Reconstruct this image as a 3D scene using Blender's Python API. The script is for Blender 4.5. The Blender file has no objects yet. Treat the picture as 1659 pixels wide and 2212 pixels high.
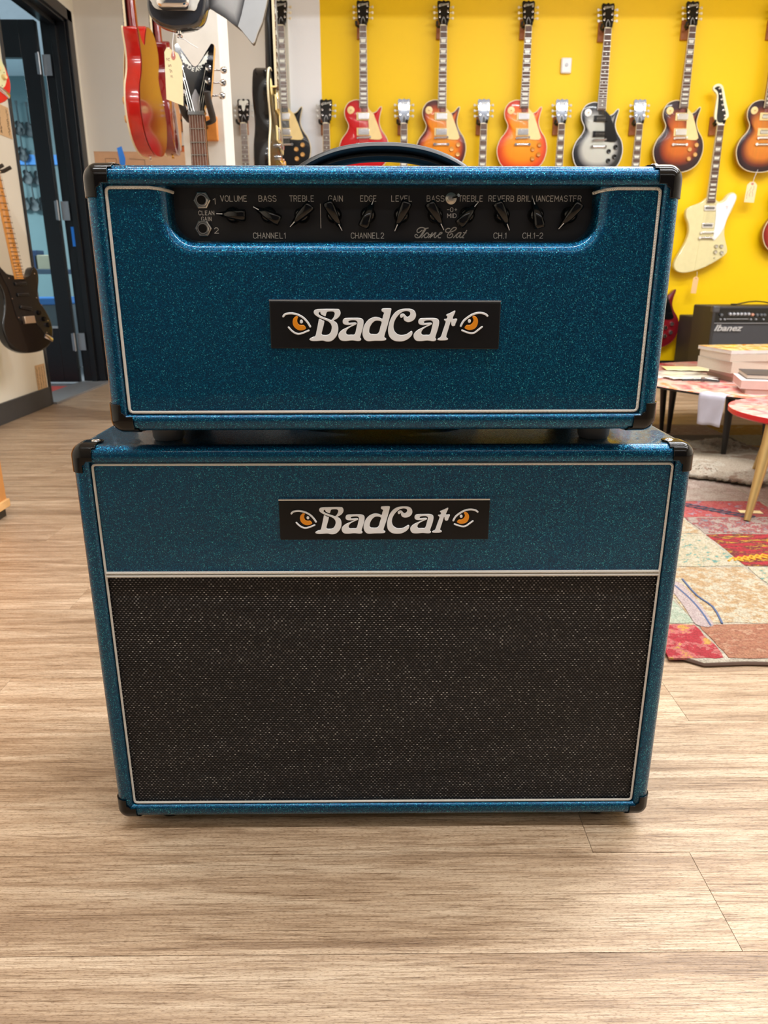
import bpy, math, random
from mathutils import Matrix, Vector
PI = math.pi
scn = bpy.context.scene
C = scn.collection

# ---------------------------------------------------------------- camera
FPX, PITCH, YAW, CH = 1585.0, math.radians(18.0), math.radians(0.47), 0.725
cd = bpy.data.cameras.new('camera')
cam = bpy.data.objects.new('camera', cd); C.objects.link(cam)
cam.location = (0, 0, CH); cam.rotation_euler = (PI/2 - PITCH, 0, -YAW)
cd.sensor_fit = 'VERTICAL'; cd.sensor_height = 36.0; cd.sensor_width = 27.0
cd.lens = 36.0 * FPX / 2212
cd.clip_start = 0.02
cd.dof.use_dof = True; cd.dof.focus_distance = 0.86; cd.dof.aperture_fstop = 11.0
scn.camera = cam

# ---------------------------------------------------------------- world, exposure
w = bpy.data.worlds.new('world'); scn.world = w; w.use_nodes = True
w.node_tree.nodes['Background'].inputs[0].default_value = (0.9, 0.93, 1.0, 1)
w.node_tree.nodes['Background'].inputs[1].default_value = 0.25
scn.view_settings.view_transform = 'Standard'; scn.view_settings.look = 'None'
scn.view_settings.gamma = 1.0; scn.view_settings.use_curve_mapping = False
scn.view_settings.exposure = 0.33

# ---------------------------------------------------------------- lights: long ceiling strips, plus an added fill beyond the door
def strip(x, y, z, lx, ly, power, col=(1.0, 0.965, 0.91), rx=0.0, name='ceiling_or_fill_light'):
    l = bpy.data.lights.new(name, 'AREA'); l.shape = 'RECTANGLE'
    l.size = lx; l.size_y = ly; l.energy = power; l.color = col
    o = bpy.data.objects.new(name, l); C.objects.link(o)
    o.location = (x, y, z); o.rotation_euler = (rx, 0, 0)
    return o
CEIL = 2.95
LCOL = (0.965, 0.985, 1.0)
for yy, pw, xx, ln, wd in [(-1.7, 15, 0.8, 4.4, .10), (0.30, 54, 0.9, 4.2, .05), (1.20, 48, 1.1, 4.2, .06), (2.30, 60, 1.9, 1.7, .12), (3.35, 47, 1.5, 4.0, .07)]:
    strip(xx, yy, CEIL - 0.06, ln, wd, pw, LCOL)
strip(-5.0, 6.6, 2.60, 1.2, 1.2, 190, (0.9, 0.97, 1.0))  # unseen fill lamp added to brighten the room behind the door glass

# ---------------------------------------------------------------- colour + material helpers
def lin(c):
    return tuple((v/12.92 if v <= 0.04045 else ((v+0.055)/1.055)**2.4) for v in c)
def rgb(r, g, b):
    return lin((r/255, g/255, b/255)) + (1.0,)
def newmat(name):
    m = bpy.data.materials.new(name); m.use_nodes = True
    return m, m.node_tree.nodes, m.node_tree.links, m.node_tree.nodes['Principled BSDF']
MATS = {}
def mat(name, col, rough=0.5, metal=0.0, coat=0.0, var=0.04, vs=30.0, bump=0.0, bs=200.0, trans=0.0, emit=0.0):
    """plain procedural material: base colour with slight noise variation and optional fine relief"""
    if name in MATS: return MATS[name]
    m, N, L, P = newmat(name)
    tc = N.new('ShaderNodeTexCoord')
    nz = N.new('ShaderNodeTexNoise'); nz.inputs['Scale'].default_value = vs; nz.inputs['Detail'].default_value = 3
    L.new(tc.outputs['Object'], nz.inputs['Vector'])
    mx = N.new('ShaderNodeMix'); mx.data_type = 'RGBA'
    c = rgb(*col)
    mx.inputs[6].default_value = tuple(v*(1-var*2) for v in c[:3]) + (1,)
    mx.inputs[7].default_value = tuple(min(1, v*(1+var*2)) for v in c[:3]) + (1,)
    L.new(nz.outputs['Fac'], mx.inputs[0]); L.new(mx.outputs[2], P.inputs['Base Color'])
    P.inputs['Roughness'].default_value = rough; P.inputs['Metallic'].default_value = metal
    P.inputs['Coat Weight'].default_value = coat; P.inputs['Coat Roughness'].default_value = 0.04
    P.inputs['Transmission Weight'].default_value = trans
    if bump:
        n2 = N.new('ShaderNodeTexNoise'); n2.inputs['Scale'].default_value = bs; n2.inputs['Detail'].default_value = 2
        L.new(tc.outputs['Object'], n2.inputs['Vector'])
        b = N.new('ShaderNodeBump'); b.inputs['Strength'].default_value = bump; b.inputs['Distance'].default_value = 0.001
        L.new(n2.outputs['Fac'], b.inputs['Height']); L.new(b.outputs['Normal'], P.inputs['Normal'])
    if emit:
        P.inputs['Emission Color'].default_value = c; P.inputs['Emission Strength'].default_value = emit
    MATS[name] = m
    return m
def ramp(N, pts):
    r = N.new('ShaderNodeValToRGB'); e = r.color_ramp.elements
    e[0].position = pts[0][0]; e[0].color = pts[0][1]
    e[1].position = pts[-1][0]; e[1].color = pts[-1][1]
    for p, c in pts[1:-1]:
        x = e.new(p); x.color = c
    return r
def burst_mat(name, stops, grain=0.1):
    """finish of a carved top: colour by the 'burst' attribute (1 at the rim, 0 in the middle)"""
    if name in MATS: return MATS[name]
    m, N, L, P = newmat(name)
    at_ = N.new('ShaderNodeAttribute'); at_.attribute_name = 'burst'
    tc = N.new('ShaderNodeTexCoord'); mp = N.new('ShaderNodeMapping'); mp.inputs['Scale'].default_value = (60, 1, 3)
    nz = N.new('ShaderNodeTexNoise'); nz.inputs['Scale'].default_value = 2.0; nz.inputs['Detail'].default_value = 4
    L.new(tc.outputs['Object'], mp.inputs[0]); L.new(mp.outputs[0], nz.inputs['Vector'])
    r = ramp(N, [(p, rgb(*c)) for p, c in stops]); L.new(at_.outputs['Fac'], r.inputs[0])
    mx = N.new('ShaderNodeMix'); mx.data_type = 'RGBA'; mx.blend_type = 'MULTIPLY'; mx.inputs[0].default_value = grain
    L.new(r.outputs[0], mx.inputs[6]); L.new(nz.outputs['Color'], mx.inputs[7])
    L.new(mx.outputs[2], P.inputs['Base Color'])
    P.inputs['Roughness'].default_value = 0.4; P.inputs['Specular IOR Level'].default_value = 0.25; P.inputs['Coat Weight'].default_value = 0.3; P.inputs['Coat Roughness'].default_value = 0.05
    MATS[name] = m
    return m
def vinyl_mat():
    """metal-flake vinyl: tiny coloured flakes with scattered normals under a clear coat"""
    m, N, L, P = newmat('teal_sparkle_vinyl')
    tc = N.new('ShaderNodeTexCoord')
    v = N.new('ShaderNodeTexVoronoi'); v.inputs['Scale'].default_value = 1350
    L.new(tc.outputs['Object'], v.inputs['Vector'])
    sp = N.new('ShaderNodeSeparateColor'); L.new(v.outputs['Color'], sp.inputs[0])
    r = ramp(N, [(0.0, rgb(0, 52, 84)), (0.60, rgb(0, 72, 110)), (0.84, rgb(0, 94, 132)), (0.96, rgb(12, 134, 166)), (1.0, rgb(84, 200, 214))])
    L.new(sp.outputs[0], r.inputs[0]); 
    big = N.new('ShaderNodeTexNoise'); big.inputs['Scale'].default_value = 9; big.inputs['Detail'].default_value = 2
    L.new(tc.outputs['Object'], big.inputs['Vector'])
    mx = N.new('ShaderNodeMix'); mx.data_type = 'RGBA'; mx.blend_type = 'MULTIPLY'
    rr = ramp(N, [(0.3, (0.86, 0.88, 0.95, 1)), (0.7, (1, 1, 0.98, 1))]); L.new(big.outputs['Fac'], rr.inputs[0])
    mx.inputs[0].default_value = 1.0
    L.new(r.outputs[0], mx.inputs[6]); L.new(rr.outputs[0], mx.inputs[7]); L.new(mx.outputs[2], P.inputs['Base Color'])
    P.inputs['Metallic'].default_value = 0.85; P.inputs['Roughness'].default_value = 0.40
    g = N.new('ShaderNodeNewGeometry')
    s1 = N.new('ShaderNodeVectorMath'); s1.operation = 'SUBTRACT'; s1.inputs[1].default_value = (0.5, 0.5, 0.5)
    L.new(v.outputs['Color'], s1.inputs[0])
    s2 = N.new('ShaderNodeVectorMath'); s2.operation = 'SCALE'; s2.inputs['Scale'].default_value = 0.40
    L.new(s1.outputs[0], s2.inputs[0])
    s3 = N.new('ShaderNodeVectorMath'); s3.operation = 'ADD'; L.new(g.outputs['Normal'], s3.inputs[0]); L.new(s2.outputs[0], s3.inputs[1])
    s4 = N.new('ShaderNodeVectorMath'); s4.operation = 'NORMALIZE'; L.new(s3.outputs[0], s4.inputs[0])
    L.new(s4.outputs[0], P.inputs['Normal'])
    P.inputs['Coat Weight'].default_value = 0.7; P.inputs['Coat Roughness'].default_value = 0.035; P.inputs['Coat IOR'].default_value = 1.42
    n2 = N.new('ShaderNodeTexNoise'); n2.inputs['Scale'].default_value = 22; n2.inputs['Detail'].default_value = 3
    L.new(tc.outputs['Object'], n2.inputs['Vector'])
    b = N.new('ShaderNodeBump'); b.inputs['Strength'].default_value = 0.12; b.inputs['Distance'].default_value = 0.004
    L.new(n2.outputs['Fac'], b.inputs['Height']); L.new(b.outputs['Normal'], P.inputs['Coat Normal'])
    return m
def rope_mat(name, c1, c2, scale=420):
    m, N, L, P = newmat(name)
    tc = N.new('ShaderNodeTexCoord')
    wv = N.new('ShaderNodeTexWave'); wv.wave_type = 'BANDS'; wv.bands_direction = 'DIAGONAL'; wv.inputs['Scale'].default_value = scale
    L.new(tc.outputs['Object'], wv.inputs['Vector'])
    r = ramp(N, [(0.10, rgb(*c2)), (0.40, rgb(*c1))]); L.new(wv.outputs['Fac'], r.inputs[0]); L.new(r.outputs[0], P.inputs['Base Color'])
    b = N.new('ShaderNodeBump'); b.inputs['Strength'].default_value = 0.8; b.inputs['Distance'].default_value = 0.0006
    L.new(wv.outputs['Fac'], b.inputs['Height']); L.new(b.outputs['Normal'], P.inputs['Normal'])
    P.inputs['Roughness'].default_value = 0.4
    return m
def grille_mat():
    """woven black speaker cloth: rows of small raised glossy strands"""
    m, N, L, P = newmat('black_grille_weave')
    tc = N.new('ShaderNodeTexCoord'); sx = N.new('ShaderNodeSeparateXYZ'); L.new(tc.outputs['Object'], sx.inputs[0])
    def M(op, a, b=None, c=None):
        n = N.new('ShaderNodeMath'); n.operation = op
        for i, q in enumerate((a, b, c)):
            if q is None: continue
            if isinstance(q, (int, float)): n.inputs[i].default_value = q
            else: L.new(q, n.inputs[i])
        return n.outputs[0]
    px, pz = 0.0047, 0.0028
    rz = M('DIVIDE', sx.outputs[2], pz); row = M('FLOOR', rz); fz = M('SUBTRACT', M('FRACT', rz), 0.5)
    off = M('MULTIPLY', M('MODULO', row, 2.0), 0.5)
    rx = M('ADD', M('DIVIDE', sx.outputs[0], px), off); colm = M('FLOOR', rx); fx = M('SUBTRACT', M('FRACT', rx), 0.5)
    d = M('ADD', M('MULTIPLY', M('MULTIPLY', fx, fx), 5.0), M('MULTIPLY', M('MULTIPLY', fz, fz), 6.5))
    h = M('SQRT', M('MAXIMUM', M('SUBTRACT', 1.0, d), 0.0))
    cb = N.new('ShaderNodeCombineXYZ'); L.new(colm, cb.inputs[0]); L.new(row, cb.inputs[1])
    wn = N.new('ShaderNodeTexWhiteNoise'); wn.noise_dimensions = '2D'; L.new(cb.outputs[0], wn.inputs['Vector'])
    # ceiling-light glints on the strand crowns, put into the base colour
    glint_tint = ramp(N, [(0.0, rgb(78, 75, 76)), (0.5, rgb(104, 100, 100)), (0.88, rgb(140, 136, 134)), (1.0, rgb(205, 202, 200))]); L.new(wn.outputs['Value'], glint_tint.inputs[0])
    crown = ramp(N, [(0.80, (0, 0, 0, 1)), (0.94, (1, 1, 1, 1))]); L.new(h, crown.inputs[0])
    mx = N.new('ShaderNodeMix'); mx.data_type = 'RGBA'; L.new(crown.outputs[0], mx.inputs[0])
    mx.inputs[6].default_value = rgb(12, 10, 11); L.new(glint_tint.outputs[0], mx.inputs[7]); L.new(mx.outputs[2], P.inputs['Base Color'])
    b = N.new('ShaderNodeBump'); b.inputs['Strength'].default_value = 1.0; b.inputs['Distance'].default_value = 0.0007
    L.new(h, b.inputs['Height']); L.new(b.outputs['Normal'], P.inputs['Normal'])
    P.inputs['Roughness'].default_value = 0.35; P.inputs['Specular IOR Level'].default_value = 0.22
    return m
def floor_mat():
    m, N, L, P = newmat('oak_look_vinyl_plank')
    g = N.new('ShaderNodeNewGeometry'); oi = N.new('ShaderNodeObjectInfo')
    mp = N.new('ShaderNodeMapping'); L.new(g.outputs['Position'], mp.inputs[0])
    cx = N.new('ShaderNodeCombineXYZ')
    mu = N.new('ShaderNodeMath'); mu.operation = 'MULTIPLY'; mu.inputs[1].default_value = 37.0; L.new(oi.outputs['Random'], mu.inputs[0])
    L.new(mu.outputs[0], cx.inputs[0]); L.new(mu.outputs[0], cx.inputs[2]); L.new(cx.outputs[0], mp.inputs['Location'])
    def noise(sc, s, det=4, dist=0.0, rough=0.6):
        q = N.new('ShaderNodeMapping'); q.inputs['Scale'].default_value = sc; L.new(mp.outputs[0], q.inputs[0])
        n = N.new('ShaderNodeTexNoise'); n.inputs['Scale'].default_value = s; n.inputs['Detail'].default_value = det
        n.inputs['Distortion'].default_value = dist; n.inputs['Roughness'].default_value = rough; L.new(q.outputs[0], n.inputs['Vector']); return n
    n1 = noise((1.2, 16, 1), 2.2, 5, 0.6)          # broad cathedral bands
    n2 = noise((7, 260, 1), 2.0, 5, 0.5, 0.78)      # fine grain lines
    n3 = noise((90, 520, 1), 2.0, 3, 0.0)          # pores
    r1 = ramp(N, [(0.30, rgb(152, 125, 99)), (0.46, rgb(186, 159, 131)), (0.60, rgb(207, 183, 156)), (0.78, rgb(223, 202, 177))]); L.new(n1.outputs['Fac'], r1.inputs[0])
    r2 = ramp(N, [(0.37, (0.34, 0.27, 0.21, 1)), (0.45, (0.74, 0.69, 0.63, 1)), (0.52, (0.96, 0.95, 0.94, 1)), (0.62, (1.12, 1.12, 1.10, 1))]); L.new(n2.outputs['Fac'], r2.inputs[0])
    r3 = ramp(N, [(0.36, (0.60, 0.54, 0.48, 1)), (0.47, (1, 1, 1, 1))]); L.new(n3.outputs['Fac'], r3.inputs[0])
    a = N.new('ShaderNodeMix'); a.data_type = 'RGBA'; a.blend_type = 'MULTIPLY'; a.inputs[0].default_value = 0.95
    L.new(r1.outputs[0], a.inputs[6]); L.new(r2.outputs[0], a.inputs[7])
    b = N.new('ShaderNodeMix'); b.data_type = 'RGBA'; b.blend_type = 'MULTIPLY'; b.inputs[0].default_value = 1.0
    L.new(a.outputs[2], b.inputs[6]); L.new(r3.outputs[0], b.inputs[7])
    # knots
    vo = N.new('ShaderNodeTexVoronoi'); vo.inputs['Scale'].default_value = 3.4
    q = N.new('ShaderNodeMapping'); q.inputs['Scale'].default_value = (0.8, 1.5, 1); L.new(mp.outputs[0], q.inputs[0]); L.new(q.outputs[0], vo.inputs['Vector'])
    rk = ramp(N, [(0.0, (0.62, 0.54, 0.46, 1)), (0.016, (0.36, 0.30, 0.25, 1)), (0.026, (0.55, 0.48, 0.42, 1)), (0.034, (1, 1, 1, 1))]); L.new(vo.outputs['Distance'], rk.inputs[0])
    k = N.new('ShaderNodeMix'); k.data_type = 'RGBA'; k.blend_type = 'MULTIPLY'; k.inputs[0].default_value = 0.9
    L.new(b.outputs[2], k.inputs[6]); L.new(rk.outputs[0], k.inputs[7])
    hs = N.new('ShaderNodeHueSaturation'); L.new(k.outputs[2], hs.inputs['Color'])
    mr = N.new('ShaderNodeMapRange'); mr.inputs[3].default_value = 0.93; mr.inputs[4].default_value = 1.06; L.new(oi.outputs['Random'], mr.inputs[0]); L.new(mr.outputs[0], hs.inputs['Value'])
    L.new(hs.outputs[0], P.inputs['Base Color'])
    P.inputs['Roughness'].default_value = 0.33; P.inputs['Specular IOR Level'].default_value = 0.6
    bp = N.new('ShaderNodeBump'); bp.inputs['Strength'].default_value = 0.7; bp.inputs['Distance'].default_value = 0.0006
    L.new(n2.outputs['Fac'], bp.inputs['Height']); L.new(bp.outputs['Normal'], P.inputs['Normal'])
    return m
def dim(c): return tuple(v*.79 for v in c)
def patch_mat(name, cols, scale=18, thr=0.5, stretch=(1, 1, 1)):
    """one patch of the wool rug: three yarn colours in a worn knotted pattern"""
    m, N, L, P = newmat(name)
    g = N.new('ShaderNodeNewGeometry'); mp = N.new('ShaderNodeMapping'); mp.inputs['Scale'].default_value = stretch
    L.new(g.outputs['Position'], mp.inputs[0])
    n1 = N.new('ShaderNodeTexNoise'); n1.inputs['Scale'].default_value = scale; n1.inputs['Detail'].default_value = 4; n1.inputs['Roughness'].default_value = 0.7
    L.new(mp.outputs[0], n1.inputs['Vector'])
    r = ramp(N, [(0.36, rgb(*dim(cols[0]))), (0.47, rgb(*dim(cols[0]))), (0.50, rgb(*dim(cols[1]))), (0.56, rgb(*dim(cols[1]))), (0.60, rgb(*dim(cols[2])))])
    L.new(n1.outputs['Fac'], r.inputs[0])
    n2 = N.new('ShaderNodeTexNoise'); n2.inputs['Scale'].default_value = 260; n2.inputs['Detail'].default_value = 3; L.new(g.outputs['Position'], n2.inputs['Vector'])
    r2 = ramp(N, [(0.38, (0.60, 0.57, 0.54, 1)), (0.56, (1, 1, 1, 1))]); L.new(n2.outputs['Fac'], r2.inputs[0])
    x = N.new('ShaderNodeMix'); x.data_type = 'RGBA'; x.blend_type = 'MULTIPLY'; x.inputs[0].default_value = 0.8
    L.new(r.outputs[0], x.inputs[6]); L.new(r2.outputs[0], x.inputs[7]); L.new(x.outputs[2], P.inputs['Base Color'])
    b = N.new('ShaderNodeBump'); b.inputs['Strength'].default_value = 0.9; b.inputs['Distance'].default_value = 0.003
    L.new(n2.outputs['Fac'], b.inputs['Height']); L.new(b.outputs['Normal'], P.inputs['Normal'])
    P.inputs['Roughness'].default_value = 0.95
    return m
BLACK = mat('black_gloss_lacquer', (9, 9, 11), 0.2, coat=0.35); BLACK.node_tree.nodes['Principled BSDF'].inputs['Specular IOR Level'].default_value = 0.3
PLAST = mat('black_plastic', (14, 13, 13), 0.16, coat=0.2)
RUBBER = mat('black_rubber', (24, 24, 25), 0.55, bump=0.2)
CHROME = mat('chrome', (225, 225, 228), 0.12, 1.0)
NICKEL = mat('brushed_nickel', (190, 188, 182), 0.3, 1.0)
GOLD = mat('gold_plate', (222, 172, 70), 0.2, 1.0)
CREAM = mat('cream_plastic', (240, 214, 150), 0.35)
IVORY = mat('ivory_binding', (236, 222, 186), 0.35)
PEARL = mat('pearl_inlay', (236, 238, 226), 0.2, var=0.1, vs=120)
WHITE = mat('white_plastic', (240, 240, 242), 0.35)
ROSE = mat('rosewood', (86, 54, 44), 0.5, var=0.2, vs=90)
MAPLE = mat('amber_maple', (226, 152, 66), 0.28, coat=0.5, var=0.06)
MAHOG = mat('cherry_mahogany', (120, 24, 22), 0.25, coat=0.6, var=0.12)
BLOCK = mat('stained_wood_block', (172, 106, 60), 0.5, var=0.12, vs=60)
PAPER = mat('kraft_tag_paper', (244, 224, 178), 0.8)
WPAPER = mat('white_paper', (232, 232, 236), 0.75)
TAPE = mat('blue_masking_tape', (36, 128, 232), 0.6)
INK = mat('dark_ink', (60, 40, 34), 0.8)
CARDB = mat('brown_cardboard', (190, 152, 118), 0.8, var=0.06)

# ---------------------------------------------------------------- mesh helpers
class MB:
    def __init__(s): s.v = []; s.f = []
    def add(s, vs, fs):
        o = len(s.v); s.v += [tuple(p) for p in vs]; s.f += [tuple(i+o for i in f) for f in fs]; return s
    def box(s, a, b):
        x0, y0, z0 = a; x1, y1, z1 = b
        return s.add([(x0,y0,z0),(x1,y0,z0),(x1,y1,z0),(x0,y1,z0),(x0,y0,z1),(x1,y0,z1),(x1,y1,z1),(x0,y1,z1)],
                     [(0,3,2,1),(4,5,6,7),(0,1,5,4),(1,2,6,5),(2,3,7,6),(3,0,4,7)])
    def cyl(s, p, q, r0, r1=None, n=14):
        r1 = r0 if r1 is None else r1
        p, q = Vector(p), Vector(q); d = (q-p).normalized()
        u = d.orthogonal().normalized(); w_ = d.cross(u)
        vs = [p + (u*math.cos(t)+w_*math.sin(t))*r0 for t in [2*PI*i/n for i in range(n)]]
        vs += [q + (u*math.cos(t)+w_*math.sin(t))*r1 for t in [2*PI*i/n for i in range(n)]]
        fs = [(i, (i+1)%n, n+(i+1)%n, n+i) for i in range(n)] + [tuple(range(n-1,-1,-1)), tuple(range(n,2*n))]
        return s.add(vs, fs)
    def tube(s, pts, r, n=8, closed=False, ry=None, up=(0,1,0)):
        """sweep a circle (or an ellipse r along the side, ry along up) along pts"""
        P_ = [Vector(p) for p in pts]; m = len(P_); vs = []
        ry = r if ry is None else ry
        for i, p in enumerate(P_):
            a = P_[(i-1) % m] if (closed or i) else P_[0]; b = P_[(i+1) % m] if (closed or i < m-1) else P_[-1]
            d = (b-a).normalized(); U = Vector(up)
            side = d.cross(U)
            if side.length < 1e-4: side = d.orthogonal()
            side.normalize(); U2 = side.cross(d).normalized()
            rr = r[i] if isinstance(r, (list, tuple)) else r
            r2 = ry[i] if isinstance(ry, (list, tuple)) else ry
            for k in range(n):
                t = 2*PI*k/n; vs.append(p + side*math.cos(t)*rr + U2*math.sin(t)*r2)
        fs = []
        for i in range(m if closed else m-1):
            j = (i+1) % m
            for k in range(n): fs.append((i*n+k, i*n+(k+1)%n, j*n+(k+1)%n, j*n+k))
        if not closed: fs += [tuple(range(n-1,-1,-1)), tuple((m-1)*n+k for k in range(n))]
        return s.add(vs, fs)
    def lathe(s, prof, n=24, axis='z', c=(0,0,0)):
        """prof: (radius, height) pairs"""
        vs = []; m = len(prof)
        for r, h in prof:
            for k in range(n):
                t = 2*PI*k/n; x, y = r*math.cos(t), r*math.sin(t)
                p = {'z': (x, y, h), 'y': (x, -h, y), 'x': (h, x, y)}[axis]
                vs.append((p[0]+c[0], p[1]+c[1], p[2]+c[2]))
        fs = [(i*n+k, i*n+(k+1)%n, (i+1)*n+(k+1)%n, (i+1)*n+k) for i in range(m-1) for k in range(n)]
        fs += [tuple(range(n-1,-1,-1)), tuple((m-1)*n+k for k in range(n))]
        return s.add(vs, fs)
    def prism(s, poly, y0, y1):
        """2D outline in x,z extruded from y0 (front) to y1 (back)"""
        n = len(poly)
        vs = [(x, y0, z) for x, z in poly] + [(x, y1, z) for x, z in poly]
        fs = [tuple(range(n)), tuple(range(2*n-1, n-1, -1))] + [(i, n+i, n+(i+1)%n, (i+1)%n) for i in range(n)]
        return s.add(vs, fs)
    def mesh(s, name, smooth=40):
        me = bpy.data.meshes.new(name); me.from_pydata(s.v, [], s.f)
        fixmesh(me, smooth); return me
import bmesh
def fixmesh(me, smooth=40):
    bm = bmesh.new(); bm.from_mesh(me)
    bmesh.ops.recalc_face_normals(bm, faces=bm.faces)
    for f in bm.faces: f.smooth = bool(smooth)
    if smooth:
        lim = math.radians(smooth)
        for e in bm.edges:
            if len(e.link_faces) == 2 and e.calc_face_angle(0) > lim: e.smooth = False
    bm.to_mesh(me); bm.free()
def obj(name, me, m=None, parent=None, loc=None, rot=None, bevel=0.0, smooth=40):
    if isinstance(me, MB): me = me.mesh(name, smooth)
    if not len(me.materials): me.materials.append(None)
    o = bpy.data.objects.new(name, me); C.objects.link(o)
    if m is not None:
        o.material_slots[0].link = 'OBJECT'; o.material_slots[0].material = m
    if parent is not None: o.parent = parent
    if loc is not None: o.location = loc
    if rot is not None: o.rotation_euler = rot
    if bevel:
        b = o.modifiers.new('bevel', 'BEVEL'); b.width = bevel; b.segments = 3; b.limit_method = 'ANGLE'; b.angle_limit = math.radians(40)
        b.harden_normals = False
    return o
def tag(o, label, cat, group=None, kind=None):
    o['label'] = label; o['category'] = cat
    if group: o['group'] = group
    if kind: o['kind'] = kind
    return o
def struct(name, me, m, parent=None, **k):
    o = obj(name, me, m, parent, **k); o['kind'] = 'structure'; return o
def empty(name, loc, rot=(0, 0, 0), label=None, cat=None, group=None):
    o = bpy.data.objects.new(name, None); C.objects.link(o); o.empty_display_size = 0.02
    o.location = loc; o.rotation_euler = rot
    if label: tag(o, label, cat, group)
    return o
def copy_tree(o, parent=None):
    c = o.copy(); C.objects.link(c)
    if parent: c.parent = parent
    for ch in o.children: copy_tree(ch, c)
    return c
def smooth2(pts, n=4, closed=True):
    m = len(pts); out = []
    for i in range(m if closed else m-1):
        g = lambda k: pts[k % m] if closed else pts[max(0, min(m-1, k))]
        p0, p1, p2, p3 = g(i-1), g(i), g(i+1), g(i+2)
        for k in range(n):
            t = k/n
            out.append(tuple(0.5*((2*b)+(-a+c)*t+(2*a-5*b+4*c-d)*t*t+(-a+3*b-3*c+d)*t**3) for a, b, c, d in zip(p0, p1, p2, p3)))
    if not closed: out.append(tuple(pts[-1]))
    return out
def fill2d(contours, depth, bev=0.0, name='shape', res=1):
    """filled outlines (holes allowed) in x,z with thickness depth from y=0 (back) to y=-depth (front)"""
    cu = bpy.data.curves.new('c', 'CURVE'); cu.dimensions = '2D'; cu.fill_mode = 'BOTH'
    cu.extrude = max(depth/2-bev, 0.00001); cu.bevel_depth = bev; cu.offset = -bev; cu.bevel_resolution = res
    for c in contours:
        sp = cu.splines.new('POLY'); sp.points.add(len(c)-1); sp.use_cyclic_u = True
        for i, p in enumerate(c): sp.points[i].co = (p[0], p[1], 0, 1)
    return cu_mesh(cu, depth, name)
def cu_mesh(cu, depth, name, smooth=45):
    o = bpy.data.objects.new('tmp', cu); C.objects.link(o)
    dg = bpy.context.evaluated_depsgraph_get(); dg.update()
    me = bpy.data.meshes.new_from_object(o.evaluated_get(dg)); me.name = name
    bpy.data.objects.remove(o); bpy.data.curves.remove(cu)
    me.transform(Matrix(((1,0,0,0),(0,0,-1,-depth/2),(0,1,0,0),(0,0,0,1))))
    me.materials.clear(); fixmesh(me, smooth)
    return me
def text_me(s, size, depth=0.0006, shear=0.0, sx=1.0, name='lettering', bold=0.0):
    cu = bpy.data.curves.new('t', 'FONT'); cu.body = s; cu.size = size; cu.align_x = 'CENTER'; cu.align_y = 'CENTER'
    cu.extrude = depth/2; cu.shear = shear; cu.offset = bold; cu.resolution_u = 3
    me = cu_mesh(cu, depth, name)
    if sx != 1.0: me.transform(Matrix.Diagonal((sx, 1, 1, 1)))
    return me
def ribbon(pts, wd):
    """outline of a stroke with round ends"""
    n = len(pts); L_, R_ = [], []
    for i in range(n):
        a = pts[max(0, i-1)]; b = pts[min(n-1, i+1)]
        dx, dy = b[0]-a[0], b[1]-a[1]; l = math.hypot(dx, dy) or 1; dx /= l; dy /= l
        L_.append((pts[i][0]-dy*wd/2, pts[i][1]+dx*wd/2)); R_.append((pts[i][0]+dy*wd/2, pts[i][1]-dx*wd/2))
    def cap(c, a0):
        return [(c[0]+math.cos(a0+t)*wd/2, c[1]+math.sin(a0+t)*wd/2) for t in (-PI/3, -PI/6, 0, PI/6, PI/3)]
    e = math.atan2(pts[-1][1]-pts[-2][1], pts[-1][0]-pts[-2][0]); s0 = math.atan2(pts[0][1]-pts[1][1], pts[0][0]-pts[1][0])
    return R_ + cap(pts[-1], e) + L_[::-1] + cap(pts[0], s0)
def ray(px, py):
    u = (px-829.5)/FPX; v = (py-1106)/FPX
    y = math.cos(PITCH)-v*math.sin(PITCH); c, s = math.cos(YAW), math.sin(YAW)
    return u*c+y*s, y*c-u*s, -math.sin(PITCH)-v*math.cos(PITCH)
def loc_on(px, py, root, ylocal):
    """point (x, z) in the turned frame of root, on its plane y = ylocal"""
    r = ray(px, py); a = root.rotation_euler.z; c, s = math.cos(a), math.sin(a)
    dx, dy = r[0]*c+r[1]*s, -r[0]*s+r[1]*c
    ox, oy = -root.location.x*c-root.location.y*s, root.location.x*s-root.location.y*c
    t = (ylocal-oy)/dy; return ox+dx*t, CH+r[2]*t-root.location.z
def at(px, py, Y):
    """point of the upright plane y = Y that was read from the photograph"""
    r = ray(px, py); t = Y/r[1]; return Vector((r[0]*t, Y, CH+r[2]*t))
def fl(px, py, z=0.0):
    r = ray(px, py); t = (z-CH)/r[2]; return Vector((r[0]*t, r[1]*t, z))
VINYL = vinyl_mat(); ROPE = rope_mat('cream_braided_piping', (250, 246, 238), (160, 149, 134)); GRILLE = grille_mat(); FLOOR = floor_mat()
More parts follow.
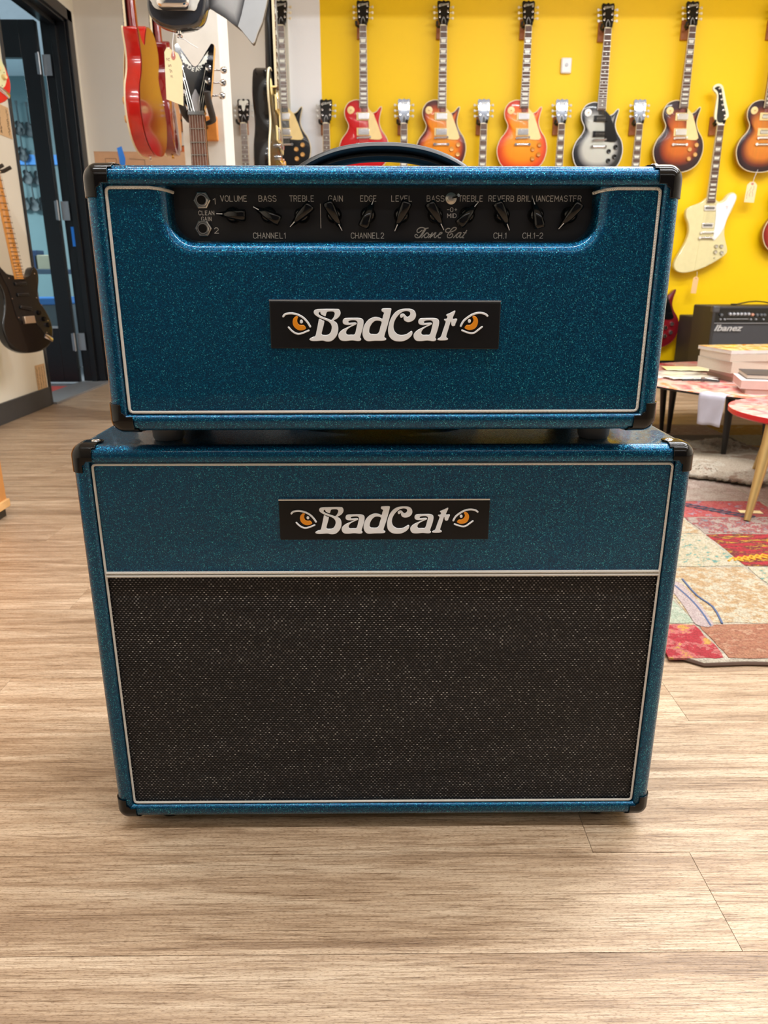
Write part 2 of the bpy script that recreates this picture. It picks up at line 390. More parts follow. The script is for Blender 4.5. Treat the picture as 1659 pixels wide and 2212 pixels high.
# ================================================================ THE ROOM
WX0, WX1, WY0, WY1 = -1.90, 3.7, -3.2, 5.35
TH = 0.15
def wall_mat():
    m, N, L, P = newmat('painted_wall_white_then_yellow')
    g = N.new('ShaderNodeNewGeometry'); sx = N.new('ShaderNodeSeparateXYZ'); L.new(g.outputs['Position'], sx.inputs[0])
    r = ramp(N, [(0.0, rgb(230, 224, 214)), (1.0, rgb(253, 210, 0))]); r.color_ramp.interpolation = 'CONSTANT'
    e = r.color_ramp.elements; e[1].position = (-0.364+2)/6; x = e.new((-0.61+2)/6); x.color = rgb(246, 248, 252)
    mr = N.new('ShaderNodeMath'); mr.operation = 'MULTIPLY_ADD'; mr.inputs[1].default_value = 1/6; mr.inputs[2].default_value = 2/6
    L.new(sx.outputs[0], mr.inputs[0]); L.new(mr.outputs[0], r.inputs[0]); L.new(r.outputs[0], P.inputs['Base Color'])
    n = N.new('ShaderNodeTexNoise'); n.inputs['Scale'].default_value = 120; b = N.new('ShaderNodeBump'); b.inputs['Strength'].default_value = 0.15; b.inputs['Distance'].default_value = 0.001
    L.new(g.outputs['Position'], n.inputs['Vector']); L.new(n.outputs['Fac'], b.inputs['Height']); L.new(b.outputs['Normal'], P.inputs['Normal'])
    P.inputs['Roughness'].default_value = 0.45; P.inputs['Specular IOR Level'].default_value = 0.3
    return m
CREAMW = mat('cream_painted_wall', (243, 237, 222), 0.55, bump=0.1, bs=120, vs=1.5)
GREIGE = mat('greige_painted_wall', (206, 198, 186), 0.6, vs=1.5)
struct('wall_back', MB().box((WX0-TH, WY1, 0), (WX1+TH, WY1+0.12, CEIL)), wall_mat())
DY0, DY1, DZ = 4.28, 5.195, 2.20
wl = MB().box((WX0-TH, WY0, 0), (WX0, DY0, CEIL)); wl.box((WX0-TH, DY1, 0), (WX0, WY1, CEIL)); wl.box((WX0-TH, DY0, DZ), (WX0, DY1, CEIL))
struct('wall_left', wl, CREAMW)
struct('wall_right', MB().box((WX1, WY0, 0), (WX1+TH, WY1, CEIL)), CREAMW)
struct('wall_front', MB().box((WX0-TH, WY0-0.12, 0), (WX1+TH, WY0, CEIL)), mat('slate_painted_wall', (74, 80, 92), 0.6, vs=1.5))
struct('ceiling', MB().box((WX0-TH, WY0-0.12, CEIL), (WX1+TH, WY1+0.12, CEIL+0.1)), mat('white_ceiling', (232, 232, 230), 0.8))
shade_beam = struct('shadow_beam_1', MB().box((WX0, 4.20, 2.622), (WX1, 4.32, CEIL)), mat('white_ceiling', (232, 232, 230), 0.8))  # unseen beam added to cast the dark band along the back wall top
# floor: sub-floor slab and its planks
fl_ = struct('floor', MB().box((WX0-TH, WY0, -0.06), (WX1+TH, WY1, -0.005)), mat('dark_subfloor', (70, 58, 46), 0.9))
PL, PW, G = 1.22, 0.1490, 0.0007
random.seed(7)
plank_me = MB().box((0, 0, -0.005), (PL-G, PW-G, 0)).mesh('plank', 0)
EDGE = 0.629
joints = {0: 0.409, 1: 0.282}
rows = range(-6, 32)
for k in rows:
    y = EDGE + PW*k; y1 = min(y+PW, WY1)
    if y >= WY1: continue
    j = joints.get(k, random.uniform(0, PL))
    x = j - PL*math.ceil((j-WX0)/PL)
    while x < WX1 - 0.02:
        xa, xb = max(x, WX0), min(x+PL, WX1)
        if xb-xa > PL-0.01 and y1-y > PW-0.001: o = obj('plank', plank_me, FLOOR, fl_, loc=(xa, y, 0))
        else: o = obj('plank', MB().box((0, 0, -0.005), (xb-xa-G, y1-y-G, 0)), FLOOR, fl_, loc=(xa, y, 0), smooth=0)
        x += PL
o = obj('plank_field', MB().box((WX0, WY0, -0.005), (WX1, EDGE-6*PW-G, 0)), FLOOR, fl_)
o['kind'] = 'stuff'
BASE = mat('charcoal_baseboard', (62, 62, 64), 0.5, var=0.1)
struct('baseboard_back', MB().box((WX0, WY1-0.012, 0), (WX1, WY1, 0.13)), mat('black_baseboard', (26, 26, 28), 0.45), bevel=0.002)
struct('baseboard_left', MB().box((WX0, WY0, 0), (WX0+0.012, DY0-0.03, 0.105)), BASE, bevel=0.002)
struct('baseboard_right', MB().box((WX1-0.012, WY0, 0), (WX1, WY1-0.012, 0.13)), BASE)
DOORB = mat('black_painted_door', (20, 21, 25), 0.3, var=0.1)
# doorway casing and jambs
tr = MB().box((WX0-TH, DY1-0.02, 0), (WX0, DY1, DZ)); tr.box((WX0-TH, DY0, 0), (WX0, DY0+0.02, DZ)); tr.box((WX0-TH, DY0, DZ-0.02), (WX0, DY1, DZ))
tr.box((WX0-0.085, DY1-0.045, 0), (WX0-0.05, DY1-0.02, DZ)); tr.box((WX0-0.085, DY0+0.02, DZ-0.045), (WX0-0.05, DY1-0.02, DZ-0.02))
struct('trim_2', tr, DOORB, bevel=0.002)
cs = MB().box((WX0, DY1-0.005, 0), (WX0+0.016, DY1+0.075, DZ+0.06)); cs.box((WX0, DY0-0.03, DZ-0.005), (WX0+0.016, DY1+0.075, DZ+0.06)); cs.box((WX0, DY0-0.022, 0), (WX0+0.008, DY0+0.005, DZ))
struct('trim_3', cs, DOORB, bevel=0.003)
struct('trim_4', MB().box((WX0-TH-0.02, DY0, -0.004), (WX0+0.03, DY1, 0.012)), mat('grey_threshold', (150, 150, 152), 0.4, 0.3))
# door, swung away into the next room, hinged on the far jamb
d = empty('door_1', (WX0-TH-0.012, DY1-0.075, 0.012)); d['kind'] = 'structure'
DW, DH, DT = 0.88, 2.165, 0.044
S = 0.100
def dpart(n, a, b, m=DOORB, bv=0.002): return obj(n, MB().box(a, b), m, d, bevel=bv)
dpart('stile', (-S, 0, 0), (0, DT, DH)); dpart('stile', (-DW, 0, 0), (-DW+S, DT, DH))
dpart('top_rail', (-DW+S, 0, DH-0.20), (-S, DT, DH)); dpart('bottom_rail', (-DW+S, 0, 0), (-S, DT, 0.36))
gl, gN, gL, gP = newmat('clear_door_glass'); gP.inputs['Base Color'].default_value = (0.80, 0.93, 0.95, 1); gP.inputs['Transmission Weight'].default_value = 1; gP.inputs['Roughness'].default_value = 0.0; gP.inputs['IOR'].default_value = 1.45
dpart('glass_pane', (-DW+S, 0.018, 0.36), (-S, 0.024, DH-0.20), gl, 0)
dpart('glazing_bead', (-DW+S, -0.004, 0.36), (-S, 0.004, 0.376), mat('pale_aluminium', (205, 208, 210), 0.3, 0.8), 0.001)
HINGE = mat('satin_steel_hinge', (176, 180, 186), 0.32, 0.75)
for z in (0.27, 1.10, 1.93):
    h = obj('hinge', MB().box((-0.016, -0.005, z-0.057), (-0.004, 0.0, z+0.057)), HINGE, d, bevel=0.001)
    k = MB().cyl((0.004, -0.010, z-0.06), (0.004, -0.010, z+0.06), 0.007, n=10)
    obj('hinge_barrel', k, HINGE, h)
    lf = MB().box((0.012, 0.0265, z-0.057), (0.062, 0.0295, z+0.057))
    for q in (-0.035, 0, 0.035):
        lf.cyl((0.040, 0.0265, z+q), (0.040, 0.0245, z+q), 0.004, n=8)
    obj('hinge_leaf', lf, HINGE, h)
tag(obj('masking_tape', MB().box((-0.009, -0.001, -0.06), (0.009, 0.0, 0.06)), TAPE, loc=(WX0-TH+0.055, DY1-0.0465+0.0005, 0.955)), 'short vertical strip of blue masking tape on the black door frame below the middle hinge', 'tape')
# the room beyond the door
nb = MB().box((-6.0, 9.0, 0), (-1.0, 9.1, 2.75))
struct('wall_north', nb, mat('teal_grey_wall', (112, 138, 142), 0.7))
struct('wall_west', MB().box((-6.1, 2.0, 0), (-6.0, 9.1, 2.75)), mat('teal_grey_wall', (112, 138, 142), 0.7))
struct('wall_east', MB().box((-2.03, WY1+0.12, 0), (-1.93, 9.0, 2.75)), mat('pale_partition', (200, 206, 208), 0.7))
struct('wall_south', MB().box((-6.0, 1.9, 0), (WX0-TH, 2.0, 2.75)), mat('pale_partition', (200, 206, 208), 0.7))
c2 = mat('bright_white_ceiling', (240, 244, 248), 0.8)
struct('trim_5', MB().box((-6.1, 1.9, 2.75), (WX0-TH, 9.1, 2.8)), c2)
struct('trim_6', MB().box((-6.1, 1.9, -0.05), (WX0-TH, 9.1, -0.004)), mat('grey_carpet_tile', (128, 132, 138), 0.9, var=0.1))
tag(obj('floor_mat', MB().box((-3.1, 4.65, -0.004), (-2.10, 5.00, 0.002)), mat('faded_red_mat', (206, 88, 84), 0.9)), 'faded red mat on the grey floor just beyond the door', 'mat')
# greige panel standing against the wall behind the black guitar
struct('trim_7', MB().box((at(584,200,WY1).x, WY1-0.03, 0.14), (at(627,200,WY1).x, WY1, 2.62)), mat('beige_wall_panel', (218, 214, 198), 0.6), bevel=0.002)
tag(obj('sensor', MB().box((-0.034, -0.022, -0.045), (0.034, 0, 0.045)), WHITE, loc=tuple(at(1222, 143, WY1)), bevel=0.010), 'small white rounded square sensor on the yellow wall between two guitars', 'sensor')
obj('sensor_lens', MB().lathe([(0.011, 0), (0.011, 0.002), (0.008, 0.003)], 20, 'y'), mat('grey_lens', (190, 196, 205), 0.3), bpy.data.objects['sensor'], loc=(0, -0.022, 0.002))
# square column the v-headed guitar hangs on
COLX0, COLX1, COLY0, COLY1 = -0.562, -0.440, 2.36, 2.50
struct('trim_8', MB().box((COLX0, COLY0, 0), (COLX1, COLY1, CEIL)), mat('column_white_paint', (228, 225, 218), 0.55), bevel=0.004)

# ================================================================ SPEAKER CABINET AND AMPLIFIER HEAD
def rrect(hw, z0, z1, r, n=6):
    """rounded rectangle in x,z, counter-clockwise from bottom right; r may be 0"""
    r = max(r, 1e-5); out = []
    for cx, cz, a0 in ((hw-r, z0+r, -PI/2), (hw-r, z1-r, 0), (-hw+r, z1-r, PI/2), (-hw+r, z0+r, PI)):
        for i in range(n+1):
            a = a0 + PI/2*i/n; out.append((cx+math.cos(a)*r, cz+math.sin(a)*r))
    return out
def box_shell(hw, z0, z1, yd, t, ro=0.0118, ri=0.006, rc=0.013, deep=0.05):
    """vinyl covered box: rounded edges, front opening with rounded lip. front plane is y=0, back y=yd"""
    prof = [(0.006, yd)] + [(0.0, yd-0.006)]
    for i in range(9):
        a = PI/2*i/8; prof.append((ro-ro*math.cos(a), ro-ro*math.sin(a)))
    for i in range(6):
        a = PI/2*i/5; prof.append((t-ri+ri*math.sin(a), ri-ri*math.cos(a)))
    prof.append((t, deep))
    vs = []; n = 0
    for u, y in prof:
        L_ = rrect(hw-u, z0+u, z1-u, max(0, rc-u)); n = len(L_); vs += [(x, y, z) for x, z in L_]
    fs = [(i*n+k, i*n+(k+1)%n, (i+1)*n+(k+1)%n, (i+1)*n+k) for i in range(len(prof)-1) for k in range(n)]
    fs.append(tuple(range(n))); fs.append(tuple((len(prof)-1)*n+k for k in range(n)))
    return MB().add(vs, fs)
def corner_cap(sx, sz, hw, z0, z1, yd, r=0.0132, off=0.0022, back=False):
    """moulded corner: the rounded box corner surface pushed out, L-shaped on the front face"""
    zc = z1 if sz > 0 else z0
    vs, fs, idx = [], [], {}
    Lh, Lv, ah, av, dp = 0.0255, 0.031, 0.0175, 0.0135, 0.028
    st = 0.00075
    def surf(p):  # p: inward distances (a: x, b: y, c: z) on the cube surface
        q = [max(v, r) for v in p]; d_ = Vector([p[i]-q[i] for i in range(3)]); l = d_.length
        if l < 1e-9: return None
        d_ /= l; return Vector(q) + d_*(r+off)
    def vert(p):
        k = tuple(round(v, 5) for v in p)
        if k not in idx:
            s_ = surf(p); idx[k] = len(vs)
            vs.append((sx*(hw-s_.x), (yd-s_.y) if back else s_.y, zc-sz*s_.z))
        return idx[k]
    R = lambda L_: [i*st for i in range(int(round(L_/st))+1)]
    def quad(fixed, a, b):
        P_ = []
        for (i, j) in ((0,0),(1,0),(1,1),(0,1)):
            v = [0, 0, 0]; o_ = [k for k in range(3) if k != fixed]
            v[o_[0]] = a+i*st; v[o_[1]] = b+j*st; P_.append(vert(v))
        fs.append(tuple(P_))
    for a in R(0.033)[:-1]:           # front face: a = x, b = z
        for b in R(0.033)[:-1]:
            ca, cb_ = a+st/2, b+st/2
            inh = ca < Lh and cb_ < ah; inv = cb_ < Lv and ca < av
            dia = ca < av+0.005 and cb_ < ah+0.005 and (ca-av)+(cb_-ah) < 0.005
            if inh or inv or dia: quad(1, a, b)
    for a in R(0.033)[:-1]:           # top face: a = x, b = y ; side face: a = y, b = z
        for b in R(0.033)[:-1]:
            ca, cb_ = a+st/2, b+st/2
            if ca < Lh+0.004 and cb_ < dp-0.009 or (math.hypot(ca-0.024, cb_-0.022) < 0.0085) or (ca < 0.022 and cb_ < dp): quad(2, a, b)
            if ca < dp and cb_ < Lv: quad(0, a, b)
    m = MB().add(vs, fs)
    return m
CAPM = mat('black_moulded_plastic', (13, 10, 9), 0.14); CAPM.node_tree.nodes['Principled BSDF'].inputs['Specular IOR Level'].default_value = 0.32
def caps(root, hw, z0, z1, yd):
    for sx in (-1, 1):
        for sz in (-1, 1):
            for bk in (False, True):
                c = obj('corner_protector', corner_cap(sx, sz, hw, z0, z1, yd, back=bk), CAPM, root)
                sd = c.modifiers.new('s', 'SOLIDIFY'); sd.thickness = 0.0014; sd.offset = -1
                if sz > 0:
                    y = yd-0.022 if bk else 0.022
                    obj('screw', MB().lathe([(0.0052, 0), (0.0052, 0.0008), (0.0034, 0.0022), (0.0012, 0.0026)], 16, 'z', (sx*(hw-0.024), y, z1+0.0014)), CHROME, c)
def rope(root, pts, r=0.00150, name='piping', m=ROPE, closed=False):
    return obj(name, MB().tube(pts, r, 8, closed), m, root)
def strap_handle(root, half, zt, yc, hgt, name='handle'):
    h = empty(name, (0, 0, 0)); h.parent = root
    pts = [(-half, yc, zt+0.004)]
    for i in range(25):
        t = -1+2*i/24; pts.append((t*half*0.94, yc, zt+0.006+(hgt-0.010)*(1-abs(t)**2.3)**0.9))
    pts.append((half, yc, zt+0.004))
    obj('strap', MB().tube(pts, 0.0135, 12, up=(0, 0, 1), ry=0.0056), mat('black_vinyl_strap', (30, 31, 33), 0.38, bump=0.15), h)
    p2 = [(x*0.84, y, zt+0.001+(z-zt)*(0.66 if hgt > .03 else .5)) for x, y, z in pts]
    obj('strap_core', MB().tube(p2, 0.0105, 12, up=(0, 0, 1), ry=0.0048), mat('black_vinyl_core', (20, 21, 23), 0.5), h)
    for s in (-1, 1):
        obj('end_cap', MB().box((s*half-0.016, yc-0.016, zt), (s*half+0.016, yc+0.016, zt+0.009)), PLAST, h, bevel=0.003)
    return h

# --- logo drawn in the units of the badge (x to the right, y down, 7.54 units = 1 photo pixel)
LOGO = {
 'b': ([[(560,95),(535,108),(526,135),(540,165),(590,200),(640,222),(700,243),(750,268),(780,303),(788,350),(770,408),(742,436),(710,446),(655,446),(637,430),(645,390),(680,262),(650,243),(606,221),(590,270),(567,370),(542,458),(500,475),(460,497),(455,516),(490,531),(560,532),(650,526),(700,537),(750,538),(800,520),(850,470),(878,410),(884,340),(862,278),(820,247),(870,220),(908,182),(922,140),(905,98),(860,86),(620,88)],
         [(597,150),(606,135),(622,130),(626,150),(645,168),(692,188),(704,175),(711,150),(725,128),(760,122),(812,124),(834,145),(826,185),(802,222),(780,238),(740,224),(680,203),(630,183),(602,163)]]),
 'a': ([[(1000,210),(1100,207),(1200,208),(1246,225),(1262,265),(1250,345),(1230,410),(1210,478),(1225,500),(1213,524),(1170,530),(1090,522),(1000,530),(930,525),(895,495),(884,450),(902,410),(950,370),(1010,342),(1088,305),(1040,308),(985,302),(955,280),(953,245),(970,220)],
         [(1035,262),(1060,245),(1120,240),(1154,248),(1170,275),(1160,320),(1130,430),(1075,440),(1020,440),(1000,415),(1015,375),(1060,340),(1130,308),(1158,290),(1145,272),(1100,272),(1048,276)]]),
 'd': ([[(1530,85),(1560,76),(1640,74),(1668,80),(1670,105),(1640,230),(1605,350),(1570,463),(1597,490),(1590,515),(1540,525),(1420,526),(1330,532),(1280,512),(1250,462),(1245,400),(1270,310),(1330,235),(1400,200),(1450,193),(1500,204),(1538,218),(1550,175),(1562,137),(1530,115)],
         [(1528,265),(1480,245),(1430,250),(1382,290),(1352,345),(1344,400),(1360,425),(1400,430),(1450,430),(1475,420),(1495,390),(1510,330)]]),
 'c': ([[(1508+x, y) for x, y in [(400,78),(470,86),(513,115),(530,165),(515,215),(470,252),(410,264),(362,245),(345,212),(348,185),(335,195),(310,205),(292,188),(298,160),(330,145),(360,155),(388,185),(412,188),(440,165),(442,135),(420,116),(370,112),(310,135),(250,190),(210,260),(198,330),(215,390),(260,430),(320,443),(390,430),(440,400),(465,386),(482,402),(472,445),(430,490),(360,525),(280,533),(200,520),(140,470),(118,400),(125,310),(160,210),(220,130),(300,88)]]]),
 't': ([[(1508+x, y) for x, y in [(1100,103),(1110,122),(1076,212),(1130,212),(1141,230),(1118,285),(1112,308),(1080,318),(1058,297),(1053,262),(1043,265),(1015,365),(988,463),(1015,490),(1000,512),(930,518),(870,515),(858,500),(875,485),(907,463),(940,365),(972,268),(966,248),(948,232),(955,218),(985,215),(995,188),(978,168),(985,155),(1040,132)]]]),
}
def badge_black():
    m = mat('black_badge_acrylic', (17, 17, 19), 0.4); m.node_tree.nodes['Principled BSDF'].inputs['Specular IOR Level'].default_value = 0.25; return m
def badge(root, xc, zc, wd, ht, y, roll=0.0):
    b = empty('badge', (xc, y, zc), (0, roll, 0)); b.parent = root
    U0, U1, V0, V1 = -128.0, 3295.0, -15.0, 641.0
    k = wd/(U1-U0)
    T = lambda p: ((p[0]-(U0+U1)/2)*k, -(p[1]-(V0+V1)/2)*k*ht/wd*(U1-U0)/(V1-V0))
    obj('badge_plate', MB().box((-wd/2, -0.0045, -ht/2), (wd/2, 0, ht/2)), badge_black(), b, bevel=0.0012)
    obj('badge_edge', MB().box((-wd/2, -0.0046, ht/2), (wd/2, 0, ht/2+0.0016)), mat('polished_edge', (215, 220, 222), 0.25, 0.9), b)
    lm = mat('raised_silver_lettering', (232, 234, 238), 0.4, 0.0)
    dz = 0.0018
    def put(cs, name='letter', m=lm, n=4, bv=0.0005):
        me = fill2d([[T(p) for p in smooth2(c, n)] for c in cs], dz, bv, name)
        return obj(name, me, m, b, loc=(0, -0.0045, 0))
    put(LOGO['b']); la = put(LOGO['a']); put(LOGO['d']); put(LOGO['c'])
    obj('letter', la.data, lm, b, loc=(1122*k, -0.0045, 2*k)); put(LOGO['t'])
    eyes = [([(75,192),(110,160),(200,150),(290,168),(370,210),(430,270),(468,330)], 30), ([(148,342),(200,395),(260,428),(310,432),(370,415),(445,385)], 26),
            ([(1508+x,y) for x,y in [(1590,172),(1550,145),(1470,132),(1380,150),(1300,195),(1235,250),(1200,315)]], 30), ([(1508+x,y) for x,y in [(1222,375),(1290,400),(1360,415),(1410,405),(1460,370),(1518,325)]], 26)]
    for pts, wd_ in eyes:
        q = [T(p) for p in smooth2(pts, 4, False)]
        obj('eyelid', fill2d([ribbon(q, wd_*k)], dz, 0.0005, 'eyelid'), lm, b, loc=(0, -0.0045, 0))
    am = mat('amber_iris', (226, 140, 20), 0.35)
    put([[(260,190),(295,196),(283,225),(280,265),(300,300),(335,310),(375,310),(405,350),(385,373),(330,385),(280,375),(230,335),(210,280),(222,225)]], 'iris', am)
    put([[(1508+x,y) for x,y in [(1385,172),(1420,185),(1450,225),(1452,280),(1430,330),(1390,360),(1330,370),(1280,357),(1258,335),(1290,300),(1335,298),(1372,270),(1386,230),(1368,190)]]], 'iris', am)
    for cx, cy in ((340, 262), (1508+1325, 245)):
        put([[(cx+math.cos(t)*23, cy+math.sin(t)*26) for t in [i*PI/6 for i in range(12)]]], 'pupil', lm, 2)
    return b

# --- 2x12 cabinet
CY, CHW, CZ0, CZ1, CD = 0.8225, 0.3600, 0.0202, 0.5372, 0.285
cab = empty('speaker_cabinet', (0.0062, CY, 0), (0, 0, math.radians(0.056)), label='large teal sparkle speaker cabinet with black grille cloth standing on the wood floor', cat='speaker cabinet')
obj('body', box_shell(CHW, CZ0, CZ1, CD, 0.0205), VINYL, cab)
caps(cab, CHW, CZ0, CZ1, CD)
T_ = 0.0205
ix, zb, zt = CHW-T_, CZ0+T_, CZ1-T_
ZD = loc_on(829, 1239, cab, 0.005)[1]
obj('upper_panel', MB().box((-ix, 0.0065, ZD), (ix, 0.02, zt)), VINYL, cab, bevel=0.001)
gm = MB(); NX, NZ = 60, 30
for j in range(NZ+1):
    for i in range(NX+1):
        u, v = i/NX, j/NZ
        gm.v.append((-ix+2*ix*u, 0.0085, zb+(ZD-zb)*v))
for j in range(NZ):
    for i in range(NX): a = j*(NX+1)+i; gm.f.append((a, a+1, a+NX+2, a+NX+1))
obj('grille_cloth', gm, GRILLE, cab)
px_ = ix-0.0022
lp_ = rrect(px_, zb+0.0022, zt-0.0022, 0.004, 4)
rope(cab, [(x, 0.0052, z) for x, z in lp_], closed=True)
for z in (ZD+0.0021, ZD-0.0021):
    rope(cab, [(-px_+0.001+2*(px_-0.001)*i/40, 0.0045, z) for i in range(41)], 0.0019)
for sx in (-1, 1):
    for y in (0.045, CD-0.045):
        obj('foot', MB().lathe([(0.017, 0.0), (0.019, 0.004), (0.019, CZ0+0.001)], 20, 'z', (sx*(CHW-0.06), y, 0)), RUBBER, cab)
strap_handle(cab, 0.108, CZ1, 0.14, 0.020)
(bx0, _), (bx1, _), (bxm, zt_b), (_, zb_b) = [loc_on(px, py, cab, 0.003) for px, py in ((603.5, 1120), (1056.5, 1120), (830, 1080.5), (830, 1165.5))]
badge(cab, (bx0+bx1)/2, (zt_b+zb_b)/2, bx1-bx0, zt_b-zb_b, 0.0065)

# --- amplifier head
HY, HHW, HZ0, HZ1, HD, HXC = 0.7977, 0.3003, 0.5593, 0.8281, 0.235, 0.0076
head = empty('amplifier_head', (HXC, HY, 0), (0, 0, math.radians(0.558)), label='teal sparkle amplifier head with recessed black knob panel standing on the speaker cabinet', cat='amplifier')
t2 = 0.0190
obj('body', box_shell(HHW, HZ0, HZ1, HD, t2), VINYL, head)
caps(head, HHW, HZ0, HZ1, HD)
ix, zb, zt = HHW-t2, HZ0+t2, HZ1-t2
# baffle with the rounded notch for the control panel
FY, PY, RR = 0.0058, 0.029, 0.0165
nx0, nx1 = loc_on(378, 460, head, PY)[0], loc_on(1277, 460, head, PY)[0]; nz = loc_on(829, 521, head, PY)[1]
def notch(off, n=10):
    """U shaped notch outline grown outward by off"""
    x0, x1, zb_, rc = nx0-off, nx1+off, nz-off, 0.024+off
    pts = [(x0, zt+0.004)]
    for i in range(n+1):
        a = PI + PI/2*i/n; pts.append((x0+rc+math.cos(a)*rc, zb_+rc+math.sin(a)*rc))
    for i in range(n+1):
        a = -PI/2 + PI/2*i/n; pts.append((x1-rc+math.cos(a)*rc, zb_+rc+math.sin(a)*rc))
    pts.append((x1, zt+0.004)); return pts
prof = [(0.0, PY+0.006)] + [(RR-RR*math.cos(PI/2*i/10), FY+RR-RR*math.sin(PI/2*i/10)) for i in range(11)]
bf = MB(); n = 0
for off, y in prof:
    L_ = notch(off); n = len(L_); bf.v += [(x, y, z) for x, z in L_]
for i in range(len(prof)-1):
    for k in range(n-1): bf.f.append((i*n+k, i*n+k+1, (i+1)*n+k+1, (i+1)*n+k))
b0 = (len(prof)-1)*n; base = len(bf.v)
bf.v += [(-ix, FY, zt+0.004), (-ix, FY, zb), (ix, FY, zb), (ix, FY, zt+0.004)]
mid = b0 + n//2
left = [b0+k for k in range(0, n//2+1)]; right = [b0+k for k in range(n//2, n)]
xm = bf.v[mid][0]; bf.v.append((xm, FY, zb))
bf.f.append(tuple([base, base+1, base+4] + left[::-1])); bf.f.append(tuple([base+4, base+2, base+3] + right[::-1]))
obj('baffle', bf, VINYL, head, smooth=30)
panel = obj('control_panel', MB().box((nx0-0.012, PY, nz-0.012), (nx1+0.012, PY+0.004, zt+0.006)), mat('black_anodised_panel', (30, 31, 35), 0.45, 0.2), head)
# piping: goes round the baffle and dives into the notch
pz = zt-0.0022; pxh = ix-0.0022
loop = rrect(pxh, zb+0.0022, pz, 0.004, 4)
start = [(nx1-RR*0.1, 0.021, pz-0.003), (nx1+RR*0.12, 0.0128, pz-0.002), (nx1+RR*0.45, 0.0070, pz-0.001), (nx1+RR*1.1, 0.0048, pz)]
rightside = [(x, 0.0048, z) for x, z in loop[5:10]]; leftside = [(x, 0.0048, z) for x, z in loop[10:15]]
bl = [(x, 0.0048, z) for x, z in loop[15:20]]; br = [(x, 0.0048, z) for x, z in loop[0:5]]
path = start + rightside[::-1] + br[::-1] + bl[::-1] + leftside[::-1] + [(nx0-RR*1.1, 0.0048, pz), (nx0-RR*0.45, 0.0070, pz-0.001), (nx0-RR*0.12, 0.0128, pz-0.002), (nx0+RR*0.1, 0.021, pz-0.003)]
rope(head, path, 0.0016)
for sx, xx in ((-1, loc_on(365, 940, head, 0.07)[0]), (1, loc_on(1281, 940, head, 0.07)[0])):
    for y in (0.070, HD-0.03):
        obj('foot', MB().lathe([(0.0165, CZ1+0.0003-0), (0.0185, CZ1+0.004), (0.0195, HZ0+0.0005)], 28, 'z', (xx, y, 0)), mat('grey_rubber_foot', (74, 74, 76), 0.5, bump=0.3), head)
strap_handle(head, 0.1035, HZ1, 0.12, 0.0365)
(bx0, _), (bx1, _), (bxm, zt_b), (_, zb_b) = [loc_on(px, py, head, FY-.003) for px, py in ((583.5, 700), (1079.5, 700), (830, 651.5), (830, 753.5))]
badge(head, (bx0+bx1)/2, (zt_b+zb_b)/2, bx1-bx0, zt_b-zb_b, FY, roll=0.005)

# single-stroke engraved lettering
GL = {'A':[[(0,0),(.5,1.4),(1,0)],[(.18,.5),(.82,.5)]],'B':[[(0,0),(0,1.4),(.65,1.4),(.9,1.2),(.9,.95),(.65,.75),(0,.75)],[(.65,.75),(.95,.55),(.95,.2),(.65,0),(0,0)]],
'C':[[(1,1.15),(.75,1.4),(.3,1.4),(0,1.1),(0,.3),(.3,0),(.75,0),(1,.25)]],'D':[[(0,0),(0,1.4),(.6,1.4),(1,1.0),(1,.4),(.6,0),(0,0)]],'E':[[(.85,0),(0,0),(0,1.4),(.85,1.4)],[(0,.73),(.7,.73)]],
'G':[[(1,1.15),(.75,1.4),(.3,1.4),(0,1.1),(0,.3),(.3,0),(.75,0),(1,.25),(1,.65),(.55,.65)]],'H':[[(0,0),(0,1.4)],[(.95,0),(.95,1.4)],[(0,.73),(.95,.73)]],'I':[[(.1,0),(.1,1.4)]],
'L':[[(0,1.4),(0,0),(.85,0)]],'M':[[(0,0),(0,1.4),(.55,.5),(1.1,1.4),(1.1,0)]],'N':[[(0,0),(0,1.4),(.95,0),(.95,1.4)]],'O':[[(.3,0),(0,.3),(0,1.1),(.3,1.4),(.7,1.4),(1,1.1),(1,.3),(.7,0),(.3,0)]],
'R':[[(0,0),(0,1.4),(.65,1.4),(.95,1.15),(.95,.9),(.65,.68),(0,.68)],[(.55,.68),(.95,0)]],'S':[[(.92,1.2),(.65,1.4),(.25,1.4),(0,1.2),(0,.95),(.2,.77),(.75,.66),(.95,.45),(.95,.2),(.7,0),(.25,0),(0,.2)]],
'T':[[(.5,0),(.5,1.4)],[(0,1.4),(1,1.4)]],'U':[[(0,1.4),(0,.3),(.3,0),(.7,0),(1,.3),(1,1.4)]],'V':[[(0,1.4),(.5,0),(1,1.4)]],'1':[[(.0,1.1),(.3,1.4),(.3,0)]],'2':[[(0,1.1),(.25,1.4),(.65,1.4),(.9,1.15),(.9,.85),(0,0),(.95,0)]],
'-':[[(.1,.7),(.8,.7)]],'+':[[(.1,.7),(.8,.7)],[(.45,.35),(.45,1.05)]],'.':[[(.05,0),(.15,.0)]],'0':[[(.3,0),(0,.3),(0,1.1),(.3,1.4),(.6,1.4),(.9,1.1),(.9,.3),(.6,0),(.3,0)]]}
ADV = {'I':.55,'M':1.5,'1':.75,'.':.5,'-':1.15,'+':1.15}
ENG = mat('engraved_light_lettering', (214, 211, 206), 0.5)
